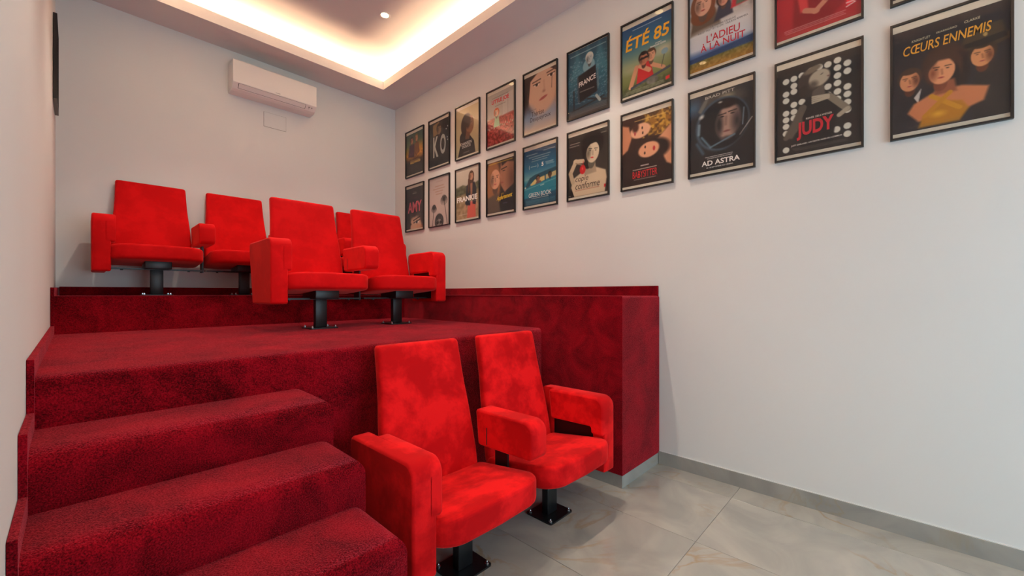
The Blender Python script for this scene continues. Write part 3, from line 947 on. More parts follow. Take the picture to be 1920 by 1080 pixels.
def p(c):
    c.fill((0, (150, 130, 118)), (0.5, (178, 150, 132)), (0.75, (150, 165, 185)), (1, (205, 190, 172)))
    c.E(0.10, 0.30, 0.30, 0.55, (40, 26, 22), soft=0.25); c.E(0.55, 0.28, 0.46, 0.62, (205, 170, 145), soft=0.2)
    c.P([(0, 0), (0.42, 0), (0.20, 0.10), (0.14, 0.5), (0, 0.6)], (36, 24, 20), soft=0.03); c.P([(0.8, 0), (1, 0), (1, 0.10)], (60, 42, 36))
    c.E(0.12, 0.72, 0.3, 0.35, (110, 140, 175), soft=0.9, a=0.9)
    for x, y in ((0.40, 0.20), (0.84, 0.13)):
        c.E(x, y, 0.10, 0.045, (225, 210, 195), soft=0.3); c.E(x, y, 0.045, 0.045, (40, 28, 22), soft=0.3); c.L(x - 0.11, y - 0.012, x + 0.10, y - 0.02, 0.022, (50, 34, 28)); c.L(x - 0.13, y - 0.06, x + 0.12, y - 0.075, 0.03, (80, 55, 44), 0.9)
    c.L(0.86, 0.16, 0.85, 0.36, 0.012, (40, 30, 28), 0.9); c.E(0.62, 0.36, 0.07, 0.05, (160, 120, 100), soft=0.8); c.E(0.60, 0.475, 0.15, 0.04, (165, 85, 80), soft=0.35, rot=-14)
    c.L(0.62, 0.18, 0.63, 0.34, 0.04, (180, 142, 120), 0.7, soft=0.05)
poster(PY(4), ZU, 'framed poster filled by a pale face with a black tear line, upper row', p,
       [('Thérèse', 0.24, 0.62, 0.655, 0.745, (40, 30, 36), 0.0), ('Desqueyroux', 0.20, 0.82, 0.755, 0.86, (40, 30, 36), 0.0), (None, 0.22, 0.40, 0.62, 0.632, (70, 60, 60))], 84)
def p(c):
    c.fill((0, (22, 70, 92)), (0.45, (40, 105, 125)), (0.8, (25, 75, 95)), (1, (48, 45, 48)))
    rr = np.random.RandomState(3)
    for k in range(420):
        x, y = rr.rand(), 0.16 + 0.66 * rr.rand(); c.L(x, y, x + 0.025, y - 0.004, 0.012, (95 + 70 * rr.rand(), 165, 185), 0.6)
    for x in (0.22, 0.5, 0.78): c.P([(x, 0), (x + 0.02, 0), (x + 0.2, 0.4), (x - 0.12, 0.4)], (130, 195, 210), 0.25, soft=0.08)
    c.L(0.5, 0.78, 0.95, 0.88, 0.035, (25, 28, 34)); c.L(0.1, 0.9, 0.9, 0.82, 0.03, (25, 28, 34)); c.L(0.15, 0.60, 0.15, 0.9, 0.03, (28, 32, 38))
    c.E(0.53, 0.30, 0.15, 0.15, (120, 165, 180)); c.head(0.55, 0.20, 0.085, (175, 190, 190), (200, 205, 195))
    c.P([(0.26, 0.40), (0.70, 0.33), (0.74, 0.72), (0.30, 0.80)], (22, 22, 26), soft=0.03); c.L(0.25, 0.42, 0.27, 0.78, 0.03, (55, 70, 80)); c.L(0.75, 0.4, 0.76, 0.66, 0.03, (90, 120, 130))
    c.L(0.72, 0.78, 0.80, 0.86, 0.06, (150, 165, 165)); c.lines(0.89, 0.97, 4, 0.05, 0.95, (120, 120, 120), 0.5)
poster(PY(5), ZU, 'framed blue poster of a figure behind a black folding chair, upper row', p,
       [('FRANCE', 0.28, 0.70, 0.50, 0.575, WHT, 0.015, 0, -0.05), (None, 0.32, 0.66, 0.635, 0.652, CRM, 0, 0, -0.04),
        (None, 0.08, 0.94, 0.062, 0.082, (190, 210, 215))], 84, bands=(0.004, 0.004))
def p(c):
    c.fill((0, (20, 70, 120)), (0.28, (45, 110, 140)), (0.55, (150, 165, 130)), (0.8, (120, 130, 70)), (1, (60, 70, 50)))
    c.E(0.85, 0.5, 0.3, 0.14, (190, 190, 160), soft=0.9); c.E(0.2, 0.62, 0.3, 0.12, (165, 170, 130), soft=0.9)
    c.P([(0.30, 0.88), (0.34, 0.60), (0.58, 0.58), (0.66, 0.86)], (200, 35, 40)); c.L(0.30, 0.62, 0.18, 0.88, 0.09, (205, 150, 115)); c.L(0.38, 0.62, 0.56, 0.72, 0.085, (215, 160, 125)); c.L(0.62, 0.66, 0.84, 0.76, 0.075, (210, 155, 120))
    c.head(0.60, 0.52, 0.085, (218, 165, 130), (90, 60, 35)); c.head(0.45, 0.53, 0.09, (190, 125, 92), (45, 28, 20)); c.L(0.38, 0.525, 0.54, 0.52, 0.035, (20, 18, 20))
    c.L(0.2, 0.9, 0.95, 0.78, 0.05, (70, 80, 90)); c.E(0.62, 0.88, 0.12, 0.07, (110, 110, 100)); c.L(0.86, 0.56, 0.80, 0.74, 0.012, (60, 60, 60)); c.E(0.86, 0.54, 0.065, 0.055, (130, 165, 180), soft=0.2)
    c.noise(50, 26, 0.86, 1.0)
    c.P([(0.88, 0.905), (0.955, 0.895), (0.955, 0.94), (0.88, 0.95)], (215, 40, 45)); c.lines(0.93, 0.98, 3, 0.05, 0.85, (200, 200, 180), 0.5)
poster(PY(6), ZU, 'framed poster of two youths on a motorbike under tall yellow lettering, upper row', p,
       [('ÉTÉ 85', 0.07, 0.95, 0.12, 0.34, (245, 180, 35), 0.02, 0.12, -0.01), ('UN FILM DE', 0.68, 0.80, 0.375, 0.392, WHT, 0.01), ('FRANÇOIS OZON', 0.58, 0.88, 0.40, 0.43, WHT, 0.02),
        (None, 0.22, 0.80, 0.045, 0.065, (205, 215, 225), 0.0)], 96)
def p(c):
    c.fill((0, (190, 200, 215)), (0.3, (170, 160, 150)), (0.50, (215, 215, 215)), (0.72, (205, 212, 220)), (0.79, (90, 118, 165)), (0.85, (40, 75, 130)), (0.88, (120, 110, 50)), (1, (165, 120, 40)))
    c.noise(50, 20, 0.0, 0.4)
    c.P([(0, 0.52), (0.06, 0.28), (0.42, 0.26), (0.52, 0.50)], (105, 88, 72), soft=0.04); c.P([(0.40, 0.44), (0.48, 0.24), (0.66, 0.24), (0.70, 0.42)], (60, 60, 75), soft=0.03)
    c.P([(0.66, 0.36), (0.72, 0.12), (1, 0.1), (1, 0.34)], (190, 45, 55), soft=0.03); c.P([(0.74, 0.34), (0.78, 0.10), (0.92, 0.1), (0.90, 0.34)], (90, 110, 90), soft=0.03)
    c.head(0.22, 0.14, 0.15, (215, 165, 140), (120, 70, 40), hairdo='long'); c.head(0.55, 0.19, 0.085, (205, 150, 125), (60, 40, 30), hairdo='bob')
    c.E(0.5, 0.52, 0.7, 0.10, (222, 222, 222), soft=0.9, a=0.9)
    c.P([(0, 0.82), (0.5, 0.80), (1, 0.77), (1, 0.85), (0, 0.88)], (38, 68, 112), soft=0.02); c.noise(46, 40, 0.87, 1.0)
poster(PY(7), ZU, 'framed poster with faces over a blue sea and red lettering, upper row', p,
       [("L'ADIEU", 0.28, 0.80, 0.575, 0.675, (195, 30, 50), 0.01), ('À LA NUIT', 0.18, 0.88, 0.665, 0.775, (195, 30, 50), 0.01), (None, 0.36, 0.74, 0.785, 0.802, (60, 70, 110)),
        ('CATHERINE DENEUVE', 0.34, 0.74, 0.475, 0.497, (70, 70, 80), 0.0), ('KACEY MOTTET KLEIN   OULAYA AMAMRA', 0.14, 0.92, 0.505, 0.53, (70, 70, 80), 0.0)], 100)
def p(c):
    c.fill((0, (150, 30, 38)), (0.6, (178, 38, 46)), (1, (165, 34, 42)))
    c.P([(0.20, 0.95), (0.24, 0.3), (0.80, 0.3), (0.86, 0.80), (0.6, 0.95)], (140, 26, 32), soft=0.05)
    c.P([(0.26, 0.55), (0.38, 0.5), (0.40, 0.74), (0.30, 0.76)], (205, 60, 62), soft=0.03)
    c.head(0.5, 0.2, 0.13, (205, 150, 120), (40, 25, 20), hairdo='long')
    c.L(0.36, 0.75, 0.50, 0.80, 0.075, (196, 130, 105)); c.L(0.48, 0.80, 0.66, 0.68, 0.07, (200, 135, 108)); c.L(0.62, 0.70, 0.74, 0.58, 0.08, (176, 104, 86))
    c.lines(0.90, 0.955, 3, 0.10, 0.84, (220, 170, 165), 0.6)
    c.P([(0.84, 0.80), (0.935, 0.775), (0.935, 0.85), (0.84, 0.88)], (225, 45, 60)); c.L(0.84, 0.88, 0.935, 0.855, 0.012, WHT)
poster(PY(8), ZU, 'framed red poster with folded hands, cut by the top of the photo', p, [(None, 0.85, 0.925, 0.825, 0.853, WHT, 0.03, 0, -0.015)], 100)
def p(c):
    c.fill((0, (70, 80, 90)), (1, (40, 45, 52))); c.noise(20, 8)
poster(PY(9), ZU, 'framed poster of which only a bottom corner shows above the largest lower poster', p, [], 60)

# ---- lower row
def p(c):
    c.fill((0, (38, 36, 38)), (0.6, (44, 40, 42)), (0.66, (70, 62, 58)), (1, (150, 120, 100)))
    c.E(0.55, 0.90, 0.40, 0.30, (200, 165, 140), soft=0.3); c.E(0.06, 0.85, 0.24, 0.42, (28, 22, 24), soft=0.3); c.E(0.95, 0.75, 0.16, 0.3, (40, 34, 36), soft=0.5)
    c.P([(0.3, 0.66), (0.62, 0.62), (0.5, 0.72)], (60, 48, 46), soft=0.05)
    c.E(0.62, 0.845, 0.15, 0.055, (235, 230, 225), soft=0.3); c.E(0.62, 0.845, 0.06, 0.06, (20, 16, 18), soft=0.3); c.L(0.44, 0.86, 0.80, 0.80, 0.035, (18, 14, 16)); c.L(0.42, 0.80, 0.80, 0.73, 0.04, (40, 28, 28)); c.E(0.24, 0.88, 0.1, 0.05, (40, 30, 30), soft=0.5)
poster(PY(0), ZL, 'framed dark poster with big pink letters above one made-up eye, lower row in the corner', p,
       [('AMY', 0.10, 0.90, 0.34, 0.60, (205, 90, 105), 0.03), (None, 0.28, 0.74, 0.24, 0.255, (170, 90, 100)), (None, 0.42, 0.6, 0.10, 0.115, CRM), (None, 0.40, 0.62, 0.13, 0.15, CRM)], 60)
def p(c):
    c.fill((0, (186, 170, 164)), (0.5, (196, 178, 170)), (1, (200, 184, 176)))
    for x, y, x1, s in ((0.24, 0.62, 0.16, 0.13), (0.74, 0.48, 0.90, 0.17)):
        c.L(x, y, x1, 1.0, 0.022, (48, 44, 44))
        for k in range(17):
            a = 2 * math.pi * k / 17
            mx, my = x + 0.62 * s * math.cos(a), y - 0.015 + 0.40 * s * math.sin(a)
            c.L(x, y, mx, my, 0.020, (45, 42, 42)); c.L(mx, my, x + s * math.cos(a), y + 0.03 + 0.52 * s * math.sin(a), 0.016, (50, 46, 46))
    c.E(0.5, 0.92, 0.22, 0.24, (62, 58, 58)); c.E(0.5, 0.95, 0.14, 0.12, (130, 120, 116)); c.E(0.42, 0.94, 0.06, 0.05, (40, 38, 38)); c.E(0.58, 0.94, 0.06, 0.05, (40, 38, 38)); c.noise(50, 30, 0.82, 1.0, 0.3, 0.7)
poster(PY(1), ZL, 'framed pale poster with two palm trees and thin lettering, lower row', p,
       [(None, 0.28, 0.72, 0.16, 0.20, (170, 135, 115)), (None, 0.20, 0.80, 0.215, 0.255, (170, 135, 115)), (None, 0.32, 0.68, 0.27, 0.31, (170, 135, 115)), (None, 0.35, 0.66, 0.325, 0.365, (170, 135, 115)), (None, 0.34, 0.68, 0.075, 0.092, (150, 120, 110))], 64, bands=(0.004, 0.004))
def p(c):
    c.fill((0, (205, 195, 178)), (0.30, (190, 182, 165)), (0.36, (110, 105, 80)), (0.55, (150, 130, 95)), (1, (165, 140, 105)))
    c.P([(0, 0.32), (0.3, 0.28), (0.55, 0.34), (1, 0.26), (1, 0.42), (0, 0.5)], (90, 92, 66), soft=0.04); c.noise(50, 16, 0.3, 1.0)
    c.P([(0.48, 1.0), (0.52, 0.66), (0.82, 0.66), (0.86, 1.0)], (205, 95, 80), soft=0.02)
    c.P([(0.40, 0.72), (0.46, 0.32), (0.60, 0.25), (0.80, 0.27), (0.88, 0.40), (0.86, 0.74), (0.72, 0.72), (0.70, 0.45), (0.64, 0.45), (0.62, 0.74)], (32, 34, 44), soft=0.02)
    c.P([(0.62, 0.28), (0.72, 0.28), (0.70, 0.62), (0.64, 0.62)], (150, 105, 80)); c.head(0.665, 0.13, 0.085, (190, 140, 110), (80, 50, 32), hairdo='long'); c.L(0.56, 0.2, 0.55, 0.45, 0.07, (80, 50, 32))
    c.L(0.42, 0.72, 0.40, 0.80, 0.05, (190, 140, 110)); c.L(0.88, 0.72, 0.88, 0.82, 0.05, (190, 140, 110))
poster(PY(2), ZL, 'framed poster of a long-haired woman in a dark jacket behind white lettering, lower row', p,
       [('FRANKIE', 0.04, 0.92, 0.525, 0.635, (245, 242, 235), 0.035), (None, 0.58, 0.88, 0.655, 0.668, WHT), (None, 0.10, 0.50, 0.90, 0.912, WHT)], 66)
def p(c):
    c.fill((0, (70, 48, 36)), (0.5, (60, 44, 36)), (0.75, (34, 30, 32)), (1, (40, 38, 42)))
    c.E(0.22, 0.40, 0.28, 0.60, (150, 100, 62), soft=0.25)
    c.head(0.30, 0.33, 0.20, (214, 160, 128), (150, 100, 62), hairdo='none', lips=(180, 90, 85), lit=1)
    c.P([(0.52, 0.02), (1, 0.02), (1, 0.62), (0.70, 0.68), (0.52, 0.5), (0.46, 0.34)], (165, 115, 88), soft=0.04)
    c.P([(0.50, 0.0), (1, 0.0), (1, 0.10), (0.75, 0.06), (0.55, 0.12)], (40, 28, 24), soft=0.04); c.E(0.9, 0.4, 0.25, 0.6, (90, 58, 44), soft=0.9, a=0.8); c.E(0.62, 0.22, 0.07, 0.02, (35, 24, 20), soft=0.4); c.L(0.53, 0.185, 0.72, 0.16, 0.03, (45, 30, 24)); c.E(0.55, 0.44, 0.08, 0.025, (150, 85, 75), soft=0.4); c.P([(0.44, 0.36), (0.52, 0.24), (0.56, 0.36)], (175, 122, 94), soft=0.02)
    c.P([(0.6, 1), (0.68, 0.62), (1, 0.5), (1, 1)], (30, 28, 34), soft=0.04); c.P([(0, 0.7), (0.4, 0.62), (0.5, 1), (0, 1)], (92, 78, 66), soft=0.06)
poster(PY(3), ZL, 'framed poster of a woman and a man face to face with yellow script, lower row', p,
       [("L'", 0.52, 0.60, 0.64, 0.73, (240, 205, 40), 0.01, 0.3), ('Appartement', 0.36, 0.92, 0.69, 0.80, (240, 205, 40), 0.015, 0.3, -0.03), (None, 0.08, 0.92, 0.022, 0.046, (240, 215, 40), 0.03), (None, 0.6, 0.78, 0.835, 0.85, (160, 150, 190))], 74)
def p(c):
    c.fill((0, (16, 62, 98)), (0.35, (35, 110, 145)), (0.52, (110, 165, 175)), (0.58, (30, 125, 150)), (0.8, (16, 88, 118)), (1, (22, 62, 84)))
    c.P([(0.02, 0.66), (0.18, 0.50), (0.34, 0.46), (1, 0.40), (1, 0.50), (0.4, 0.54), (0.2, 0.60), (0.14, 0.68)], (22, 78, 98), soft=0.015)
    c.P([(0.20, 0.62), (0.34, 0.545), (0.64, 0.51), (0.64, 0.59), (0.22, 0.65)], (208, 190, 120)); c.P([(0.68, 0.505), (0.98, 0.47), (0.98, 0.55), (0.68, 0.585)], (190, 180, 130))
    c.L(0.66, 0.49, 0.66, 0.62, 0.03, (20, 70, 90)); c.head(0.44, 0.54, 0.055, (150, 105, 80)); c.P([(0.34, 0.64), (0.40, 0.58), (0.52, 0.58), (0.56, 0.63)], (110, 90, 90)); c.head(0.80, 0.52, 0.05, (90, 62, 50))
    c.P([(0.0, 0.68), (0.2, 0.645), (1, 0.575), (1, 0.80), (0, 0.86)], (24, 128, 152), soft=0.02); c.L(0, 0.70, 1, 0.60, 0.012, (140, 195, 200), 0.8); c.E(0.04, 0.66, 0.03, 0.03, (210, 215, 200), soft=0.4); c.L(0.52, 0.67, 0.62, 0.66, 0.02, (180, 205, 205))
    c.lines(0.90, 0.98, 4, 0.05, 0.95, (110, 165, 185), 0.5); c.lines(0.27, 0.33, 3, 0.66, 0.92, (200, 215, 220), 0.7)
poster(PY(4), ZL, 'framed turquoise poster of two men in a car, lower row', p,
       [('GREEN BOOK', 0.15, 0.84, 0.775, 0.855, WHT, 0.0), (None, 0.25, 0.76, 0.868, 0.885, CRM), (None, 0.07, 0.42, 0.075, 0.095, CRM, 0.01), (None, 0.60, 0.94, 0.055, 0.075, CRM, 0.01),
        (None, 0.16, 0.84, 0.125, 0.145, CRM), (None, 0.24, 0.78, 0.165, 0.183, CRM), (None, 0.24, 0.72, 0.205, 0.222, CRM), ('5', 0.55, 0.61, 0.265, 0.335, WHT, 0.03), ('(           )', 0.16, 0.45, 0.27, 0.345, WHT), (None, 0.21, 0.40, 0.297, 0.315, WHT, 0.01)], 86)
def p(c):
    c.fill((0, (44, 42, 40)), (1, (52, 48, 44)))
    c.P([(0.02, 1.0), (0.12, 0.70), (0.40, 0.60), (0.70, 0.58), (0.94, 0.66), (1.0, 0.95), (1.0, 1.0)], (205, 188, 158), soft=0.03)
    c.P([(0.42, 0.45), (0.68, 0.45), (0.72, 0.66), (0.42, 0.68)], (165, 148, 124), soft=0.03)
    c.E(0.62, 0.20, 0.27, 0.30, (22, 20, 20)); c.E(0.50, 0.36, 0.13, 0.3, (24, 21, 20)); c.head(0.63, 0.325, 0.17, (212, 196, 168), (26, 22, 22), hairdo='none', lips=(205, 20, 30), rot=8)
    c.P([(0.44, 0.28), (0.50, 0.12), (0.78, 0.10), (0.86, 0.24), (0.72, 0.19), (0.58, 0.20)], (24, 21, 20), soft=0.02)
    c.L(0.06, 0.60, 0.20, 0.42, 0.10, (196, 178, 148)); c.L(0.18, 0.42, 0.38, 0.44, 0.09, (205, 188, 158)); c.L(0.06, 0.60, 0.12, 0.75, 0.10, (188, 170, 140)); c.L(0.2, 0.45, 0.36, 0.50, 0.025, (150, 132, 108))
    c.L(0.39, 0.44, 0.39, 0.52, 0.014, (190, 20, 30)); c.E(0.375, 0.575, 0.075, 0.10, (195, 18, 28), soft=0.15); c.E(0.37, 0.56, 0.03, 0.05, (235, 80, 80), soft=0.8)
    c.P([(0.90, 0.88), (0.975, 0.875), (0.975, 0.92), (0.90, 0.93)], (205, 35, 45)); c.P([(0, 0.96), (0.08, 0.84), (0.16, 1.0), (0, 1.0)], (35, 33, 32)); c.P([(0.92, 1.0), (0.96, 0.80), (1, 0.78), (1, 1)], (40, 38, 36), soft=0.03)
poster(PY(5), ZL, 'framed grey poster of a dark-haired woman holding a red earring, lower row', p,
       [('copie', 0.19, 0.52, 0.675, 0.785, (70, 52, 46), 0.0, 0.2), ('conforme', 0.19, 0.80, 0.775, 0.885, (70, 52, 46), 0.0, 0.2), (None, 0.20, 0.78, 0.893, 0.908, (150, 60, 50)), (None, 0.04, 0.32, 0.115, 0.133, CRM), (None, 0.04, 0.30, 0.155, 0.173, CRM), (None, 0.84, 0.95, 0.06, 0.075, CRM), (None, 0.03, 0.09, 0.965, 0.98, CRM)], 86)
def p(c):
    c.fill((0, (60, 34, 24)), (0.4, (48, 28, 22)), (0.65, (44, 26, 24)), (1, (40, 26, 26)))
    c.E(0.76, 0.16, 0.38, 0.28, (150, 105, 40), soft=0.5); c.noise(0, 22, 0.0, 0.34, 0.42, 1.0, col=(215, 170, 70), a=0.8); c.noise(0, 30, 0.0, 0.30, 0.45, 1.0, col=(60, 36, 16), a=0.6)
    c.P([(0, 0.08), (0.14, 0.12), (0.20, 0.30), (0.12, 0.46), (0, 0.52)], (200, 135, 100), soft=0.04)
    c.E(0.38, 0.22, 0.21, 0.14, (226, 172, 138), soft=0.2, rot=-6); c.E(0.28, 0.16, 0.09, 0.12, (70, 40, 28), soft=0.5)
    for x, y in ((0.42, 0.185), (0.43, 0.26)): c.E(x, y, 0.02, 0.035, (50, 28, 22), soft=0.5)
    c.E(0.27, 0.245, 0.025, 0.05, (175, 70, 70), soft=0.5)
    c.P([(0.72, 0.40), (1, 0.22), (1, 0.80), (0.90, 0.76), (0.80, 0.60)], (216, 155, 118), soft=0.04)
    c.E(0.70, 0.53, 0.30, 0.22, (34, 20, 18), soft=0.3); c.E(0.55, 0.52, 0.21, 0.145, (222, 162, 126), soft=0.2, rot=-6)
    for x, y in ((0.48, 0.475), (0.47, 0.56)): c.E(x, y, 0.02, 0.035, (40, 22, 18), soft=0.5)
    c.E(0.655, 0.52, 0.03, 0.055, (180, 40, 50), soft=0.4)
poster(PY(6), ZL, 'framed brown poster of two women lying head to head, lower row', p,
       [('BABYSITTER', 0.22, 0.72, 0.80, 0.90, (215, 30, 40), 0.0), (None, 0.38, 0.56, 0.715, 0.745, WHT, 0.01), (None, 0.24, 0.72, 0.765, 0.788, CRM), (None, 0.26, 0.70, 0.912, 0.928, CRM), (None, 0.26, 0.90, 0.055, 0.078, (225, 190, 110), 0.0)], 98)
def p(c):
    c.fill((0, (46, 48, 52)), (0.4, (36, 38, 42)), (1, (38, 36, 38)))
    c.E(0.06, 0.14, 0.22, 0.22, (70, 100, 125), soft=0.9); c.E(0.55, 0.13, 0.42, 0.20, (78, 76, 70), soft=0.4); c.E(0.60, 0.10, 0.16, 0.07, (160, 150, 125), soft=0.9)
    c.P([(0.14, 0.2), (0.24, 0.08), (0.32, 0.06), (0.2, 0.26)], (110, 110, 105), soft=0.03)
    c.E(0.52, 0.43, 0.42, 0.45, (66, 84, 98), soft=0.08, rot=18); c.E(0.535, 0.43, 0.385, 0.415, (26, 28, 32), soft=0.06, rot=18)
    c.E(0.62, 0.42, 0.19, 0.29, (168, 138, 124), soft=0.25, rot=8); c.E(0.48, 0.44, 0.09, 0.28, (40, 36, 38), soft=0.8); c.E(0.76, 0.44, 0.14, 0.3, (52, 46, 48), soft=0.9)
    c.E(0.62, 0.20, 0.20, 0.09, (38, 30, 28), soft=0.5)
    for x, y in ((0.53, 0.345), (0.69, 0.33)): c.E(x, y, 0.042, 0.016, (24, 20, 22), soft=0.5); c.L(x - 0.06, y - 0.028, x + 0.06, y - 0.034, 0.018, (40, 32, 30))
    c.L(0.59, 0.36, 0.585, 0.45, 0.035, (110, 86, 78), 0.7, soft=0.04); c.E(0.60, 0.535, 0.075, 0.022, (120, 74, 70), soft=0.5); c.E(0.60, 0.62, 0.14, 0.05, (70, 58, 56), soft=0.9)
    c.L(0.16, 0.38, 0.15, 0.50, 0.045, (130, 160, 175), 0.8, soft=0.03); c.L(0.20, 0.55, 0.34, 0.70, 0.035, (90, 125, 145), 0.9, soft=0.03); c.L(0.34, 0.70, 0.72, 0.60, 0.028, (96, 128, 145), 0.9, soft=0.02); c.L(0.12, 0.62, 0.22, 0.76, 0.05, (70, 100, 118), 0.8, soft=0.04)
    c.E(0.20, 0.28, 0.07, 0.05, (200, 205, 200), soft=0.9, rot=-30); c.E(0.50, 0.155, 0.05, 0.025, (205, 205, 195), soft=0.9); c.L(0.80, 0.62, 0.98, 0.44, 0.014, (190, 190, 185), 0.9); c.L(0.86, 0.30, 0.84, 0.5, 0.02, (110, 135, 150), 0.8)
    c.P([(0.4, 1), (0.72, 0.66), (1, 0.50), (1, 1)], (40, 40, 42), soft=0.1, a=0.6)
poster(PY(7), ZL, 'framed dark poster of a face inside a space helmet, lower row', p,
       [('AD ASTRA', 0.20, 0.80, 0.865, 0.93, WHT, 0.02), ('BRAD PITT', 0.26, 0.72, 0.035, 0.07, (200, 198, 188), 0.0, 0, -0.01), ('LE 18 SEPTEMBRE AU CINÉMA', 0.28, 0.70, 0.945, 0.965, WHT, 0.0),
        (None, 0.28, 0.70, 0.812, 0.828, WHT), (None, 0.30, 0.68, 0.834, 0.848, WHT)], 104)
def p(c):
    c.fill((0, (42, 38, 36)), (1, (46, 40, 38)))
    dots = [(0.12, 0.145), (0.22, 0.135), (0.22, 0.215), (0.32, 0.125), (0.12, 0.29), (0.22, 0.28), (0.12, 0.365), (0.22, 0.43), (0.32, 0.42), (0.12, 0.51), (0.22, 0.51), (0.12, 0.585), (0.22, 0.58), (0.12, 0.66),
            (0.43, 0.10), (0.53, 0.09), (0.63, 0.09), (0.74, 0.075), (0.74, 0.155), (0.85, 0.135), (0.74, 0.24), (0.85, 0.22), (0.63, 0.33), (0.74, 0.32), (0.63, 0.42), (0.74, 0.41), (0.85, 0.385), (0.74, 0.49), (0.85, 0.465), (0.85, 0.55), (0.85, 0.63), (0.73, 0.815), (0.85, 0.80), (0.85, 0.885), (0.12, 0.93), (0.12, 0.74), (0.22, 0.72)]
    for x, y in dots: c.E(x, y + 0.005, 0.043, 0.045, (214, 214, 200), soft=0.18)
    g1_, g2_ = (176, 166, 146), (92, 84, 74)
    c.P([(0.10, 0.80), (0.12, 0.74), (0.30, 0.48), (0.42, 0.44), (0.44, 0.52), (0.30, 0.70), (0.20, 0.82)], g2_, soft=0.03)
    c.P([(0.30, 0.48), (0.40, 0.40), (0.62, 0.38), (0.72, 0.46), (0.74, 0.62), (0.68, 0.95), (0.30, 0.95), (0.34, 0.7)], (34, 30, 29), soft=0.02)
    c.L(0.33, 0.50, 0.24, 0.66, 0.10, g2_); c.L(0.66, 0.45, 0.85, 0.62, 0.085, (130, 122, 106)); c.L(0.85, 0.62, 0.76, 0.67, 0.06, (170, 160, 140)); c.L(0.24, 0.66, 0.12, 0.80, 0.07, g2_)
    c.P([(0.44, 0.34), (0.58, 0.28), (0.60, 0.40), (0.44, 0.46)], g2_, soft=0.02); c.E(0.40, 0.22, 0.13, 0.16, (70, 60, 52), soft=0.15); c.E(0.37, 0.32, 0.10, 0.12, (56, 48, 42), soft=0.3)
    c.E(0.53, 0.21, 0.13, 0.115, g1_, rot=-35, soft=0.2); c.E(0.46, 0.27, 0.08, 0.08, g2_, soft=0.7); c.E(0.45, 0.10, 0.14, 0.055, (120, 108, 92), rot=-18, soft=0.4)
    c.E(0.56, 0.175, 0.03, 0.01, (50, 44, 40), rot=-30, soft=0.5); c.E(0.635, 0.215, 0.022, 0.014, (110, 80, 76), soft=0.5)
    for k in range(4): c.L(0.64, 0.455 - 0.012 * k, 0.45, 0.47 - 0.022 * k, 0.026, (178, 168, 148))
    c.lines(0.93, 0.965, 3, 0.2, 0.85, (120, 112, 105), 0.5)
poster(PY(8), ZL, 'framed black poster of a singer before white stage bulbs with red lettering, lower row', p,
       [('JUDY', 0.255, 0.70, 0.655, 0.855, (200, 36, 52), 0.035, 0, -0.01), ('RENÉE ZELLWEGER', 0.37, 0.68, 0.612, 0.637, (215, 210, 195), 0.01, 0, -0.005), ('JUDY GARLAND : UN DESTIN HORS DU COMMUN', 0.185, 0.79, 0.892, 0.914, (225, 222, 212), 0.01, 0, -0.012)], 112)
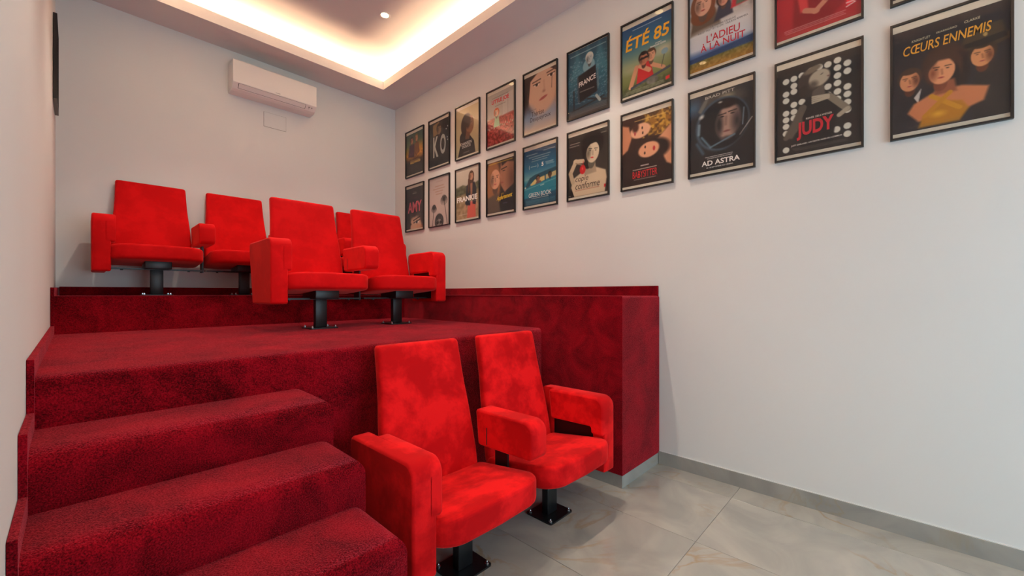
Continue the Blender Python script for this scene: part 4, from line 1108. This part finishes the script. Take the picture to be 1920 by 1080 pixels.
def p(c):
    c.fill((0, (42, 36, 38)), (0.4, (46, 38, 40)), (1, (44, 38, 42)))
    c.P([(0.70, 0.72), (0.76, 0.50), (1, 0.52), (1, 1), (0.7, 1)], (44, 36, 32), soft=0.03); c.P([(0.02, 0.9), (0.10, 0.60), (0.26, 0.62), (0.34, 0.9)], (36, 30, 32), soft=0.03)
    c.E(0.82, 0.32, 0.21, 0.075, (70, 56, 38), rot=-4, soft=0.15); c.P([(0.62, 0.31), (0.64, 0.20), (0.95, 0.17), (0.98, 0.30)], (62, 50, 34), soft=0.03); c.head(0.785, 0.43, 0.10, (206, 140, 92), (60, 42, 26), hairdo='short', shade=(96, 52, 30), lit=-1); c.P([(0.63, 0.30), (0.66, 0.19), (0.93, 0.165), (0.96, 0.29)], (74, 60, 40), soft=0.02); c.P([(0.62, 0.335), (0.64, 0.30), (0.97, 0.27), (0.98, 0.32), (0.80, 0.35)], (38, 29, 22)); c.E(0.81, 0.255, 0.022, 0.03, (170, 140, 80), soft=0.4)
    c.head(0.16, 0.50, 0.10, (204, 138, 96), (72, 50, 36), shade=(84, 44, 28), lit=-1); c.P([(0.20, 0.68), (0.27, 0.60), (0.24, 0.74)], (190, 185, 180))
    c.E(0.47, 0.43, 0.20, 0.27, (66, 42, 30), soft=0.2); c.E(0.58, 0.52, 0.13, 0.26, (38, 25, 20), soft=0.3)
    c.P([(0.14, 0.82), (0.20, 0.74), (0.40, 0.66), (0.62, 0.66), (0.84, 0.72), (0.80, 0.84), (0.6, 0.9), (0.24, 0.92)], (196, 122, 80), soft=0.03)
    c.P([(0.40, 0.58), (0.56, 0.58), (0.58, 0.70), (0.38, 0.70)], (140, 80, 54), soft=0.03); c.head(0.45, 0.475, 0.125, (220, 152, 108), (60, 38, 26), hairdo='none', lips=(160, 60, 54), shade=(120, 64, 42), rot=4)
    c.P([(0.30, 0.50), (0.33, 0.36), (0.40, 0.29), (0.55, 0.29), (0.63, 0.40), (0.62, 0.56), (0.58, 0.46), (0.52, 0.385), (0.42, 0.38), (0.34, 0.45)], (70, 45, 32), soft=0.03)
    c.P([(0.24, 0.98), (0.28, 0.88), (0.44, 0.76), (0.62, 0.80), (0.68, 0.88), (0.60, 0.98)], (176, 118, 22), soft=0.03); c.L(0.36, 0.70, 0.60, 0.86, 0.05, (196, 138, 30)); c.L(0.52, 0.70, 0.30, 0.88, 0.05, (188, 128, 26)); c.E(0.42, 0.88, 0.1, 0.06, (225, 170, 50), soft=0.9, a=0.8)
    c.lines(0.95, 0.975, 2, 0.12, 0.6, (110, 100, 90), 0.3)
poster(PY(9), ZL, 'framed poster of a woman in gold between two men, nearest in the lower row', p,
       [('CŒURS ENNEMIS', 0.10, 0.86, 0.165, 0.255, (226, 160, 48), 0.01, 0.18, -0.02), ('KNIGHTLEY', 0.18, 0.35, 0.118, 0.14, (215, 205, 170), 0.0, 0.1, -0.005), ('SKARSGÅRD', 0.40, 0.58, 0.098, 0.12, (215, 205, 170), 0.0, 0.1, -0.005), ('CLARKE', 0.64, 0.77, 0.082, 0.104, (215, 205, 170), 0.0, 0.1, -0.005)], 118)
# ---- one more frame on the left wall, seen almost edge on
def p(c):
    c.fill((0, (200, 195, 185)), (1, (170, 160, 150))); c.noise(30, 8)
poster(4.50, 2.92, 'black framed poster seen edge-on high on the left wall', p, [], 40, side=-1)
